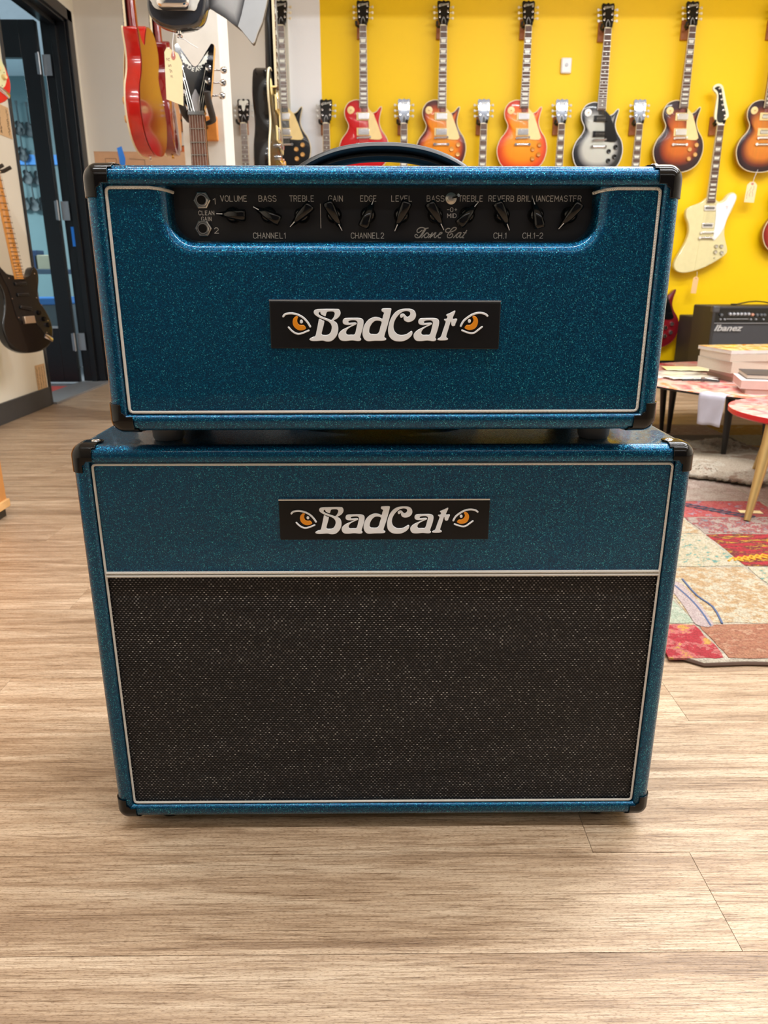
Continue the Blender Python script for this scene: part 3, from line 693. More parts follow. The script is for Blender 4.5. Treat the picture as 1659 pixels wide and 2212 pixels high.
def strokes_mesh(sts, wd, name='lettering'):
    b = MB()
    for s_ in sts:
        for (x0, z0), (x1, z1) in zip(s_, s_[1:]):
            dx, dz = x1-x0, z1-z0; l = math.hypot(dx, dz)
            if l < 1e-9: continue
            dx, dz = dx/l*wd/2, dz/l*wd/2
            b.add([(x0-dx*.8-dz, 0, z0-dz*.8+dx), (x0-dx*.8+dz, 0, z0-dz*.8-dx), (x1+dx*.8+dz, 0, z1+dz*.8-dx), (x1+dx*.8-dz, 0, z1+dz*.8+dx)], [(0,1,2,3)])
    me = bpy.data.meshes.new(name); me.from_pydata(b.v, [], b.f); return me
YP = HY+PY
def pl_(px, py): return loc_on(px, py, head, PY)
def engrave(s_, cx, cy, wpx, hpx=11.6, wd=0.00062):
    """word centred on a point of the panel; size given in photo pixels at the panel"""
    tot = sum(ADV.get(c, 1.4) for c in s_)-0.4; mm = 0.000487
    kx = wpx*mm/tot; kz = hpx*0.000455/1.4; x = -tot/2; out = []
    for c in s_:
        for st in GL[c]: out.append([((x+p[0])*kx, (p[1]-0.7)*kz) for p in st])
        x += ADV.get(c, 1.4)
    qx, qz = pl_(cx, cy)
    obj('lettering', strokes_mesh(out, wd), ENG, panel, loc=(qx, PY-0.0003, qz))
for a_ in [('1',463,435,5),('2',468,498,9),('CLEAN',446,460,33,8.5,.0005),('GAIN',446,473,21,8.5,.0005),('VOLUME',505,429,56),('BASS',578,429,37),('TREBLE',652,429,52),('CHANNEL1',582,509,69),
           ('GAIN',725,429,30),('EDGE',796,429,34),('LEVEL',868,429,44),('CHANNEL2',794,509,71),('BASS',941,429,37),('TREBLE',1017,429,52),('REVERB',1083,429,54),('BRILLIANCE',1157,429,77),
           ('MASTER',1227,429,57),('-0+',976,453,21,8.5),('MID',976,466,19,8.5),('CH.1',1080,509,27),('CH.1-2',1151,509,44)]: engrave(*a_)
script = [[(530,150),(460,160),(400,140),(340,140),(280,170),(250,220),(265,260),(300,265),(345,235),(380,205)],[(450,165),(400,250),(350,330),(300,385),(250,400),(205,370),(205,330),(240,312),(265,345)],[(478,170),(428,255),(372,340),(330,385),(290,402)],
 [(370,400),(430,330),(500,275),(470,300),(440,350),(450,395),(500,390),(545,335),(540,290),(500,270)],[(535,320),(580,315)],[(545,400),(600,330),(640,275),(590,400)],[(620,370),(700,280),(730,270),(700,330),(690,380),(720,395),(760,350)],
 [(760,350),(820,320),(880,285),(880,262),(840,270),(790,340),(800,395),(850,400)],[(1080,165),(1030,160),(980,195),(985,245),(1040,262),(1130,245),(1210,205),(1245,160),(1220,135),(1160,150),(1090,230),(1030,320),(1025,375),(1060,400),(1120,390),(1160,340),(1150,300),(1110,300),(1080,335)],
 [(1180,400),(1240,330),(1310,270),(1360,265),(1300,285),(1260,340),(1250,385),(1280,395),(1330,340),(1375,270),(1340,360),(1350,398),(1390,380)],[(1390,380),(1440,320),(1510,210),(1440,330),(1400,390),(1440,400)],[(1430,265),(1495,270)]]
o0x, o0z = pl_(952, 502.5)
out = []
for st in script:
    q = smooth2(st, 4, False); out.append([((x/11.85+880-952)*0.000494, -(y/11.85+480-502.5)*0.000455) for x, y in q])
obj('script_lettering', strokes_mesh(out, 0.0010), mat('bright_script_lettering', (222, 219, 214), 0.5), panel, loc=(o0x, PY-0.0003, o0z))
(q0x, q0z), (_, q1z) = pl_(692, 440), pl_(692, 493)
obj('divider_line', MB().box((q0x-0.0003, PY-0.0003, q1z), (q0x+0.0003, PY, q0z)), ENG, panel)
# chicken-head knobs
kb = MB().lathe([(0.0094, 0), (0.0094, 0.002), (0.0090, 0.0055), (0.0085, 0.0095), (0.006, 0.012), (0.002, 0.0132)], 28, 'y')
kb_me = kb.mesh('knob_base')
bar = MB()
secs = [(-0.0195, 0.0005, 0.0015, 0.0045), (-0.012, 0.0032, 0.0015, 0.009), (-0.004, 0.0050, 0.003, 0.0155), (0.004, 0.0060, 0.004, 0.0175), (0.0115, 0.0068, 0.005, 0.0182), (0.0150, 0.0066, 0.0055, 0.0176), (0.0158, 0.0055, 0.007, 0.0165)]
m_ = 10
for x, hw_, y0, y1 in secs:
    for k in range(m_):
        a = 2*PI*k/m_; cz = math.cos(a); sy = math.sin(a)
        zz = hw_*(abs(cz)**0.6)*(1 if cz > 0 else -1)
        yy = (y0+y1)/2+(y1-y0)/2*(abs(sy)**0.6)*(1 if sy > 0 else -1)
        bar.v.append((x, -yy, zz))
for i in range(len(secs)-1):
    for k in range(m_): bar.f.append((i*m_+k, i*m_+(k+1)%m_, (i+1)*m_+(k+1)%m_, (i+1)*m_+k))
bar.f += [tuple(range(m_)), tuple((len(secs)-1)*m_+k for k in range(m_))]
bar_me = bar.mesh('knob_pointer', 50)
ln_me = MB().add([(-0.0196,-0.0046,-.00045),(-0.0196,-0.0046,.00045),(-0.0105,-0.0098,.0005),(-0.0105,-0.0098,-.0005),(-0.0196,-0.0038,-.00045),(-0.0196,-0.0038,.00045),(-0.0105,-0.0086,.0005),(-0.0105,-0.0086,-.0005)],
                 [(0,1,2,3),(4,7,6,5),(0,4,5,1),(1,5,6,2),(2,6,7,3),(3,7,4,0)]).mesh('pointer_line', 0)
KN = mat('black_bakelite', (11, 11, 12), 0.13); KN.node_tree.nodes['Principled BSDF'].inputs['Specular IOR Level'].default_value = 0.4
for x, ang in [(505,176),(581,153),(653,222),(722,-62),(795,68),(867,246),(940,-58),(1008,48),(1083,-60),(1156,105),(1228,233)]:
    qx, qz = pl_(x, 465)
    k = empty('knob', (qx, PY, qz)); k.parent = head; k.scale = (0.88, 0.88, 0.88)
    obj('knob_skirt', kb_me, KN, k)
    # the pointer tip lies on local -x: turn about y so that it aims along the angle ang
    a = math.radians(ang); rot = (0, math.atan2(math.sin(a), -math.cos(a)), 0)
    pbar = obj('knob_pointer', bar_me, KN, k, rot=rot)
    obj('pointer_line', ln_me, WHITE, k, rot=rot)
for x, y in ((437, 433), (440, 494)):
    qx, qz = pl_(x, y)
    j = MB().lathe([(0.0088, 0), (0.0088, 0.0026), (0.0078, 0.0032)], 6, 'y'); 
    jj = obj('jack_socket', j, NICKEL, head, loc=(qx, PY, qz), smooth=30)
    obj('jack_bushing', MB().lathe([(0.0062, 0), (0.0062, 0.0042), (0.0055, 0.0048), (0.0046, 0.0048), (0.0046, 0.0046)], 24, 'y'), NICKEL, jj)
    obj('jack_hole', MB().lathe([(0.0044, 0), (0.0044, 0.0050)], 24, 'y'), mat('hole_black', (2, 2, 2), 0.9), jj)
qx, qz = pl_(974, 429)
sw = obj('toggle_switch', MB().lathe([(0.0058, 0), (0.0058, 0.002), (0.0042, 0.0026), (0.0042, 0.005), (0.0030, 0.0055)], 20, 'y'), NICKEL, head, loc=(qx, PY, qz))
obj('switch_lever', MB().tube([(0, -0.004, 0), (0.004, -0.009, 0.001), (0.0065, -0.013, 0.002)], [0.0011, 0.0014, 0.0018], 8), CHROME, sw)
# ================================================================ GUITARS
BODY = [(0,0),(.08,.012),(.14,.055),(.166,.13),(.155,.20),(.118,.255),(.102,.30),(.107,.345),(.117,.380),(.116,.394),(.104,.388),(.085,.366),(.062,.356),(.042,.362),(.026,.392),(0,.425),(-.028,.432),(-.06,.432),(-.10,.415),(-.125,.375),(-.122,.33),(-.10,.285),(-.112,.245),(-.150,.195),(-.166,.13),(-.14,.055),(-.08,.012)]
HEADS = [(.0215,0),(.024,.015),(.035,.040),(.037,.09),(.041,.142),(.030,.153),(.012,.148),(0,.156),(-.012,.148),(-.030,.153),(-.041,.142),(-.037,.09),(-.035,.040),(-.024,.015),(-.0215,0)]
STRAT = [(0,0),(.07,.008),(.13,.04),(.158,.10),(.150,.16),(.12,.205),(.106,.25),(.118,.29),(.135,.33),(.140,.37),(.125,.392),(.103,.383),(.083,.355),(.06,.342),(.03,.342),(-.03,.355),(-.06,.362),(-.085,.383),(-.11,.423),(-.135,.452),(-.155,.450),(-.162,.42),(-.152,.37),(-.127,.32),(-.113,.27),(-.125,.21),(-.155,.15),(-.163,.10),(-.14,.045),(-.075,.008)]
CACHE = {}
def cached(key, fn):
    if key not in CACHE: CACHE[key] = fn()
    return CACHE[key]
TK = 0.052
BS = smooth2(BODY, 3)
def body_me():
    n = len(BS); b = MB(); c = (0, .19)
    lay = [(0.93, 0), (0.985, -0.003), (1.0, -0.008), (1.0, -TK)]
    for s_, y in lay: b.v += [(c[0]+(x-c[0])*s_, y, c[1]+(z-c[1])*s_) for x, z in BS]
    for i in range(3):
        for k in range(n): b.f.append((i*n+k, i*n+(k+1)%n, (i+1)*n+(k+1)%n, (i+1)*n+k))
    b.f.append(tuple(range(n))); return b.mesh('body', 40)
def top_me():
    n = len(BS); b = MB(); c = (0, .19); att = []
    sc_ = [1.0, .97, .93, .88, .82, .74, .62, .45, .25, .08]
    for s_ in sc_:
        y = -TK-0.0005-0.011*(1-s_**2.2)**0.8
        b.v += [(c[0]+(x-c[0])*s_, y, c[1]+(z-c[1])*s_) for x, z in BS]; att += [s_]*n
    b.v.append((c[0], -TK-0.0117, c[1])); att.append(0.0)
    for i in range(len(sc_)-1):
        for k in range(n): b.f.append((i*n+k, i*n+(k+1)%n, (i+1)*n+(k+1)%n, (i+1)*n+k))
    o_ = (len(sc_)-1)*n
    for k in range(n): b.f.append((o_+k, o_+(k+1)%n, len(b.v)-1))
    me = b.mesh('carved_top', 60)
    a = me.attributes.new('burst', 'FLOAT', 'POINT')
    for i, v in enumerate(att): a.data[i].value = v
    return me
def fret_z(n, nut=.85, sc=.628): return nut - sc*(1-2**(-n/12))
def neck_me(nut=.85, end=.36):
    b = MB(); b.tube([(0, -TK+0.0075, end), (0, -TK+0.0055, end+.08), (0, -TK+0.0005, nut-.05), (0, -TK, nut)], [.0272, .0262, .0218, .0214], 12, up=(0,1,0), ry=[.018, .016, .0115, .0110]); return b.mesh('neck', 60)
FY0 = -TK-0.0105   # underside of fretboard
def board_me(nut=.85, end=.385):
    b = MB(); w0, w1 = .0215, .0282
    y0, y1 = FY0, FY0-0.0075
    b.add([(-w1,y0,end),(w1,y0,end),(w0,y0,nut),(-w0,y0,nut),(-w1*.96,y1,end),(w1*.96,y1,end),(w0*.96,y1,nut),(-w0*.96,y1,nut),(0,y1-.0012,end),(0,y1-.0012,nut)],
          [(0,1,2,3),(0,4,8,5,1),(3,2,6,9,7),(0,3,7,4),(1,5,6,2),(4,7,9,8),(8,9,6,5)]); return b.mesh('fretboard', 30)
def wz(z, nut=.85, end=.385): return .0205 + (.0270-.0205)*(nut-z)/(nut-end)
def frets_me(nut=.85, sc=.628, cnt=22):
    b = MB()
    for n in range(1, cnt+1):
        z = fret_z(n, nut, sc); w_ = wz(z); b.box((-w_, FY0-.0106, z-.0011), (w_, FY0-.0078, z+.0011))
    return b.mesh('frets', 0)
def edge_me(nut=.85, end=.385):
    b = MB()
    for s in (-1, 1):
        b.add([(s*.0217,FY0,nut),(s*.0284,FY0,end),(s*.0284,FY0-.0074,end),(s*.0217,FY0-.0074,nut),(s*.0203,FY0-.0078,nut),(s*.0268,FY0-.0078,end)], [(0,1,2,3),(3,2,5,4),(0,3,4),(1,5,2),(0,4,5,1)])
    return b.mesh('fretboard_binding', 0)
def inlay_me(): return MB().prism([(-.5,-.5),(.5,-.5),(.62,.5),(-.62,.5)], -.0011, 0).mesh('inlay', 0)
def dot_me(): return MB().lathe([(.5, 0), (.5, .0006)], 12, 'y').mesh('inlay', 0)
def ring_me(): return MB().box((-.047, -.006, -.0235), (.047, 0, .0235)).mesh('pickup_ring', 40)
def cover_me(): return MB().box((-.036, -.0055, -.0185), (.036, 0, .0185)).mesh('pickup_cover', 40)
def poles_me():
    b = MB()
    for i in range(6): b.cyl((-.026+.0104*i, -.0055, .009), (-.026+.0104*i, -.0066, .009), .0024, n=8)
    return b.mesh('pole_screws', 40)
def bridge_me():
    b = MB(); b.tube([(-.046,-.008,-.002),(-.030,-.008,0),(.030,-.008,.002),(.046,-.008,.004)], .0058, 8)
    for i in range(6): b.box((-.029+.0108*i-.0035, -.0158, -.006), (-.029+.0108*i+.0035, -.010, .006))
    for s in (-1, 1): b.cyl((s*.041, 0, s*.003), (s*.041, -.016, s*.003), .0068, n=12)
    return b.mesh('bridge', 40)
def tail_me():
    b = MB(); b.tube([(-.045,-.009,0),(.045,-.009,0)], .0082, 10)
    for s in (-1, 1): b.cyl((s*.045, 0, 0), (s*.045, -.017, 0), .0086, n=14)
    return b.mesh('tailpiece', 40)
def guard_me(): return fill2d([[(.026,.385),(.040,.372),(.064,.350),(.090,.290),(.116,.224),(.121,.208),(.108,.197),(.080,.196),(.036,.200)]], .0022, .0005, 'pickguard')
def knob_me(): return MB().lathe([(.0125, 0), (.0128, .003), (.0112, .012), (.0100, .0150), (.0085, .0146)], 18, 'y').mesh('knob')
def chip_me(): return MB().lathe([(.0235, 0), (.0235, .0012), (.0215, .0018)], 24, 'y').mesh('switch_plate')
def tip_me(): return MB().cyl((0, 0, 0), (0.002, -.018, .001), .0035, .0025, n=8).mesh('switch_tip')
def head_me(): return fill2d([smooth2(HEADS[:-1][1:]+[HEADS[-1]], 2)], .014, .001, 'headstock')
def post_me():
    b = MB(); b.lathe([(.0058, 0), (.0058, .002), (.0034, .003), (.0034, .011), (.0042, .013)], 12, 'y'); return b.mesh('tuner_post')
def button_me():
    b = MB(); b.cyl((0, .011, 0), (.017, .011, 0), .0022, n=8); b.tube([(.017,.011,0),(.021,.011,0),(.027,.011,0),(.031,.011,0)], [.0045,.0085,.0092,.006], 10, ry=[.003,.0042,.0042,.003]); return b.mesh('tuner_button', 60)
def strings_me(nut=.85, br=.208, tail=.172):
    b = MB()
    for i in range(6):
        x0 = -.0175+.007*i; x1 = -.0255+.0102*i
        b.tube([(x0, FY0-.0095, nut), (x1, -TK-.0255, br), (x1, -TK-.020, tail)], .0005, 3)
    return b.mesh('strings', 0)
def truss_me(): return fill2d([[(-.011,.006),(.011,.006),(.010,.028),(.004,.044),(0,.050),(-.004,.044),(-.010,.028)]], .0018, 0, 'truss_rod_cover')
def truss_edge_me():
    pts = [(-.0125,.004),(.0125,.004),(.0115,.029),(.0055,.046),(0,.053),(-.0055,.046),(-.0115,.029)]; return fill2d([pts], .001, 0, 'truss_rod_border')
DKROSE = mat('dark_ebony', (52, 42, 42), 0.5, var=0.2, vs=90)
def tuners(h, y, zs, xs, button_m):
    for z in zs:
        for s in (-1, 1):
            t = obj('tuner', cached('post', post_me), CHROME, h, loc=(s*xs*(1+0.10*(z-.09)/.09), y, z))
            bt = obj('tuner_button', cached('button', button_me), button_m, t, loc=(s*.009, 0, 0), rot=(0, PI if s < 0 else 0, 0))
def lp(label, loc, group, top, back=MAHOG, bind=IVORY, guard=CREAM, hw=CHROME, knob=None, inl='trap', pick='hum', chip=CREAM, rot=(0,0,0), board=ROSE, btn=IVORY, headm=BLACK, logo='Gibson', ht=14, name='electric_guitar', nopoke=False):
    knob = knob or mat('gold_speed_knob', (214, 162, 92), .25, .2, coat=.4)
    r = empty(name, loc, rot, label, 'guitar', group)
    bd = obj('body', cached('body', body_me), back, r)
    obj('carved_top', cached('top', top_me), top, r)
    obj('binding', cached('bind', lambda: MB().tube([(x, -TK-.0002, z) for x, z in BS], .0028, 6, True, up=(0,1,0), ry=.0034).mesh('binding')), bind, r)
    obj('neck', cached('neck', neck_me), back, r)
    fb = obj('fretboard', cached('board', board_me), board, r)
    fr = obj('frets', cached('frets', frets_me), NICKEL, fb); fr['kind'] = 'stuff'
    obj('fretboard_binding', cached('edge', edge_me), bind, fb)
    for n in (3, 5, 7, 9, 12, 15, 17, 19, 21):
        za, zb_ = fret_z(n), fret_z(n-1); z = (za+zb_)/2; hgt = (zb_-za)*.62; w_ = wz(z)
        if inl == 'trap':
            i_ = obj('inlay', cached('inlay', inlay_me), PEARL, fb, loc=(0, FY0-.0084, z)); i_.scale = (w_*1.25, 1, hgt)
        else:
            for dx in ((-.012, .012) if n == 12 else (0,)):
                i_ = obj('inlay', cached('dot', dot_me), PEARL, fb, loc=(dx, FY0-.0084, z)); i_.scale = (.0075, 1, .0075)
    y = -TK-.0095
    obj('strings', cached('strings', strings_me), NICKEL, r)
    if pick == 'hum':
        for z in (.335, .243):
            p_ = obj('pickup', cached('ring', ring_me), guard if guard is not BLACK else BLACK, r, loc=(0, y, z), bevel=.002)
            cv = obj('pickup_cover', cached('cover', cover_me), hw, p_, loc=(0, -.006, 0), bevel=.002)
            obj('pole_screws', cached('poles', poles_me), hw, cv)
    elif pick == 'mini':
        for z in (.335, .243):
            p_ = obj('pickup', cached('ring', ring_me), CREAM, r, loc=(0, y, z), bevel=.002)
            cv = obj('pickup_cover', cached('mini', lambda: MB().box((-.032, -.004, -.012), (.032, 0, .012)).mesh('pickup_cover')), NICKEL, p_, loc=(0, -.006, 0), bevel=.002)
            obj('pole_screws', cached('poles', poles_me), BLACK, cv)
    else:
        for z in (.335, .243):
            p_ = obj('pickup', cached('p90', lambda: fill2d([smooth2([(-.046,-.018),(.046,-.018),(.046,.018),(-.046,.018)], 1)], .012, .003, 'pickup')), BLACK, r, loc=(0, y, z))
            cv = obj('pickup_cover', cached('poles2', poles_me), CHROME, p_, loc=(0, -.0068, -.008))
    obj('bridge', cached('bridge', bridge_me), hw, r, loc=(0, y, .208))
    obj('tailpiece', cached('tail', tail_me), hw, r, loc=(0, y+.002, .168))
    if guard is not None: obj('pickguard', cached('guard', guard_me), guard, r, loc=(0, y-.003, 0))
    for x, z in ((.122,.166),(.076,.140),(.120,.108),(.078,.083)):
        obj('knob', cached('knob', knob_me), knob, r, loc=(x*.93, -TK-.0058, z)).scale = (1.22, 1, 1.22)
    if not nopoke:
        ch = obj('switch_plate', cached('chip', chip_me), chip, r, loc=(-.084, -TK-.005, .372)); obj('switch_tip', cached('tip', tip_me), CREAM, ch)
    h = obj('headstock', cached('head', head_me), headm, r, loc=(0, -TK+.006, .85), rot=(math.radians(-ht), 0, 0))
    obj('nut', MB().box((-.0215, -.008, -.004), (.0215, .0, .002)).mesh('nut') if 'nut' not in CACHE else CACHE['nut'], IVORY, h, loc=(0, -.0125, 0))
    obj('truss_rod_border', cached('truss_b', truss_edge_me), WHITE, h, loc=(0, -.0139, 0)); obj('truss_rod_cover', cached('truss', truss_me), BLACK, h, loc=(0, -.0143, 0))
    lg = obj('logo', cached('logo_'+logo, lambda: text_me(logo, .021, .0006, .25)), PEARL, h, loc=(.002, -.0142, .128), rot=(0, -.22, 0))
    tuners(h, -.014, (.050, .084, .118), .026, btn)
    obj('strap_button', cached('sbtn', lambda: MB().lathe([(.004, 0), (.003, .006), (.007, .009), (.006, .011)], 12, 'z').mesh('strap_button')), hw, r, loc=(0, -TK*.5, 0), rot=(PI, 0, 0))
    return r
def hanger(loc, label, rot=0.0, out=.085, block=True, half=.030):
    """wall hanger: wood block with a padded two-prong yoke. loc is on the wall at the height of the nut"""
    r = empty('guitar_hanger', loc, (0, 0, rot), label, 'hanger', 'guitar hangers on the walls')
    if block: obj('wood_block', cached('hblock', lambda: MB().box((-.028, -.02, -.055), (.028, 0, .055)).mesh('wood_block')), BLOCK, r, bevel=.003)
    obj('hanger_stem', MB().cyl((0, 0, .0), (0, -out+.022, .0), .005, n=10), BLACK, r)
    for s in (-1, 1):
        yk = MB().tube([(0, -out+.022, 0), (s*half*.7, -out+.020, 0), (s*half, -out+.005, .004), (s*half, -out-.014, .008), (s*half, -out-.020, .020)], [.006, .0075, .008, .008, .007], 10, up=(0,0,1))
        obj('prong', yk, RUBBER, r)
    return r
RED = burst_mat('transparent_red_finish', [(0, (214, 12, 22)), (.9, (206, 10, 20)), (1, (170, 8, 16))], .2)
TOBC = burst_mat('tobacco_cherry_burst', [(0, (246, 160, 20)), (.62, (240, 138, 16)), (.78, (196, 78, 20)), (.9, (96, 30, 26)), (1, (58, 20, 26))], .25)
CHB = burst_mat('cherry_burst', [(0, (252, 168, 24)), (.60, (248, 150, 22)), (.80, (236, 98, 26)), (1, (200, 36, 30))], .2)
SILB = burst_mat('silver_burst', [(0, (200, 204, 194)), (.60, (196, 198, 190)), (.74, (130, 130, 130)), (.84, (36, 38, 44)), (1, (18, 18, 22))], .1)
TOB = burst_mat('dark_tobacco_burst', [(0, (226, 124, 24)), (.42, (214, 108, 26)), (.66, (150, 60, 24)), (.80, (58, 24, 28)), (1, (40, 18, 26))], .3)
BLKT = burst_mat('black_top_finish', [(0, (10, 10, 12)), (1, (10, 10, 12))], 0)
DKCH = burst_mat('dark_cherry_finish', [(0, (128, 14, 26)), (1, (108, 12, 22))], .2)
GREYK = mat('pale_grey_button', (210, 210, 205), .3)
GY = WY1-0.032; GS = .975
def zfoot(px, py, Y): return at(px, py, Y)
UP = 'guitars in the top row on the back wall'; LO = 'guitars in the middle row on the back wall'
def wallguitar(px_top, zb_, short, **k):
    q = at(px_top, 30, GY-.06); l = (q.x, GY, zb_)
    g = lp(loc=l, **k); g.scale = (GS,)*3
    hanger((q.x-.012, WY1, zb_+.853*GS), 'wood block hanger holding the ' + short)
    return g
ZU = 1.357
wallguitar(606, ZU-.002, 'black guitar on the white wall', label='black single-cut electric guitar with cream pickguard hanging on the white wall', group=UP, top=BLKT, back=BLACK)
wallguitar(784, ZU, 'bright red guitar', label='bright red single-cut guitar with cream pickguard, first on the yellow wall', group=UP, top=RED)
wallguitar(959, ZU, 'brown-rimmed amber guitar', label='amber guitar with dark brown burst rim and cream pickguard, in line with the logo', group=UP, top=TOBC)
wallguitar(1143, ZU, 'orange cherry burst guitar', label='orange cherry burst guitar with cream pickguard left of the white sensor', group=UP, top=CHB, knob=mat('amber_knob', (196, 128, 30), .3))
wallguitar(1316, ZU-.012, 'silver grey burst guitar', label='silver grey burst guitar with black rim and black pickguard', group=UP, top=SILB, back=BLACK, bind=WHITE, guard=BLACK, inl='dots', pick='p90', knob=BLACK, chip=WHITE, btn=WHITE)
wallguitar(1499, ZU, 'dark tobacco burst guitar', label='dark tobacco burst guitar with cream pickguard and gold knobs above the amplifier corner', group=UP, top=TOB)
wallguitar(1688, ZU+.002, 'tobacco guitar at the right picture edge', label='tobacco burst guitar cut by the right picture edge with a paper tag below', group=UP, top=burst_mat('tobacco_burst_wide', [(0, (238, 150, 44)), (.55, (224, 130, 34)), (.76, (120, 50, 26)), (.86, (52, 24, 30)), (1, (40, 18, 26))], .3), guard=None, pick='mini')
ZL = .812
SHEEN = mat('black_headstock_reflected_grey', (70, 74, 84), .16, .35, coat=1.0)  # black headstock face; the lighter grey stands for the light it reflects
for x, lab, tp, hm, il, sh in [(525, 'dark headstock with white inlay beside the black edge-on guitar, lower row', BLKT, BLACK, 'dots', 'white-inlaid dark headstock'), (704, 'dark headstock guitar at the seam of white and yellow wall', TOB, BLACK, 'dots', 'dark headstock at the wall colour seam'),
        (873, 'shiny headstock guitar between the red and the brown burst guitars', TOBC, SHEEN, 'trap', 'shiny headstock right of the red guitar'), (1046, 'shiny headstock guitar between the brown burst and cherry burst guitars', RED, SHEEN, 'trap', 'shiny headstock left of the cherry burst guitar'),
        (1215, 'shiny headstock guitar below the white sensor', BLKT, SHEEN, 'trap', 'shiny headstock below the white sensor'), (1384, 'shiny headstock guitar right of the silver burst guitar', DKCH, SHEEN, 'trap', 'shiny headstock left of the tobacco burst guitar')]:
    q = at(x, 240, GY-.06)
    g = lp(label=lab, loc=(q.x, GY, ZL), group=LO, top=tp, headm=hm, inl=il, btn=GREYK, ht=10 if hm is SHEEN else 14); g.scale = (GS,)*3
    hanger((q.x-.012, WY1, ZL+.853*GS), 'wall hanger behind the ' + sh)
    if x == 525:
        hd = [c for c in g.children if c.name.startswith('headstock')][0]
        obj('flower_inlay', fill2d([smooth2([(0,.075),(.010,.09),(.012,.11),(.026,.120),(.030,.140),(.014,.147),(0,.140),(-.014,.147),(-.030,.140),(-.026,.120),(-.012,.11),(-.010,.09)], 3)], .0008, 0, 'flower_inlay'), PEARL, hd, loc=(0, -.0148, 0))
q = at(1668, 520, GY-.06)
lp(label='cherry burst guitar body just entering the picture at the right below the tag', loc=(q.x+.10, GY, ZL+.04), group=LO, top=burst_mat('cherry_amber_burst', [(0, (226, 110, 30)), (.6, (214, 90, 26)), (.86, (170, 40, 22)), (1, (120, 22, 20))], .4))
q = at(1414, 715, GY-.06)
lp(label='dark cherry red guitar with black pickguard low on the yellow wall behind the amplifier', loc=(q.x, GY, .226), group='guitars in the bottom row on the back wall', top=DKCH, guard=BLACK, knob=CHROME, chip=BLACK, bind=mat('dark_cherry_side', (110, 14, 24), .25, coat=.6))

# white reverse-body guitar
def fbp(x, y): return ((x+.113*(y-400)-679)*.000630, (1185-y)*.000580)
FBO = [(645,365),(610,395),(560,425),(470,460),(425,500),(420,570),(446,650),(450,740),(420,840),(360,950),(305,1050),(291,1115),(318,1165),(380,1186),(470,1177),(600,1135),(740,1062),(842,990),(868,940),(856,870),(836,780),(836,700),(860,600),(910,500),(950,400),(959,350),(935,318),(900,311),(860,335),(820,385),(780,408),(750,400),(722,368)]
q = at(1500, 590, GY-.045)
fbx = at(1553, 300, GY-.06).x
fbz = q.z+.003
F = empty('electric_guitar', (fbx, GY, fbz), (0, 0, 0), 'creamy white guitar with offset angular body and white pickguard hanging right of the amplifier', 'guitar', LO)
FBW = mat('aged_white_lacquer', (226, 216, 164), .25, coat=.6)
obj('body', fill2d([smooth2([fbp(*p) for p in FBO], 3)], .040, .005, 'body'), FBW, F, loc=(0, -.012, 0))
obj('center_block', fill2d([[fbp(645,365), fbp(722,368), fbp(640,1115), fbp(510,1165)]], .004, .0008, 'center_block'), FBW, F, loc=(0, -.050, 0))
obj('pickguard', fill2d([smooth2([fbp(*p) for p in [(740,440),(790,425),(835,400),(870,350),(905,325),(935,335),(945,370),(925,430),(890,500),(850,600),(825,680),(780,760),(712,828),(722,700),(735,560)]], 3)], .0025, 0, 'pickguard'), mat('bright_white_pickguard', (238, 242, 250), .3), F, loc=(0, -.0545, 0))
obj('guard_emblem', text_me('Y', .03, .0004), mat('faded_red_print', (226, 160, 160), .6), F, loc=(fbp(850, 475)[0], -.0572, fbp(850, 475)[1]))
NUTZ = fbp(700, 370)[1] + .435
def shift_me(me, s=1.0, dz=0.0, dy=0.0): m2 = me.copy(); m2.transform(Matrix.Translation((0, dy, dz))); return m2
dzf = NUTZ-.85
fb = obj('fretboard', shift_me(cached('board', board_me), dz=dzf, dy=.006), ROSE, F)
fr = obj('frets', shift_me(cached('frets', frets_me), dz=dzf, dy=.006), NICKEL, fb); fr['kind'] = 'stuff'
obj('fretboard_binding', shift_me(cached('edge', edge_me), dz=dzf, dy=.006), IVORY, fb)
for n in (3, 5, 7, 9, 12, 15, 17, 19, 21):
    za, zb_ = fret_z(n), fret_z(n-1); z = (za+zb_)/2; i_ = obj('inlay', cached('inlay', inlay_me), PEARL, fb, loc=(0, FY0-.0024, z+dzf)); i_.scale = (wz(z)*1.25, 1, (zb_-za)*.62)
obj('neck', shift_me(cached('neck', neck_me), dz=dzf, dy=.006), FBW, F)
obj('strings', shift_me(cached('strings', strings_me), dz=dzf), NICKEL, F)
for yy in (480, 665):
    x, z = fbp(655, yy); p_ = obj('pickup', MB().box((-.038, -.005, -.016), (.038, 0, .016)), CHROME, F, loc=(0, -.0545, z), bevel=.002); obj('pickup_insert', MB().box((-.030, -.0062, -.008), (.030, -.004, .008)), mat('dark_chrome', (120, 120, 122), .25, 1), p_)
obj('bridge', cached('bridge', bridge_me), CHROME, F, loc=(0, -.052, fbp(635, 740)[1])); obj('tailpiece', cached('tail', tail_me), CHROME, F, loc=(0, -.052, fbp(630, 800)[1]))
for x, y in ((742, 892), (798, 892), (734, 955), (802, 963)):
    X, Z = fbp(x, y); obj('knob', cached('knob', knob_me), NICKEL, F, loc=(X, -.052, Z))
X, Z = fbp(722, 1020); obj('toggle_switch', cached('tip', tip_me), NICKEL, F, loc=(X, -.052, Z))
def fhp(u, v): return ((u+.113*(v-1500)-1078)*.000565, (1500-v)*.00052)
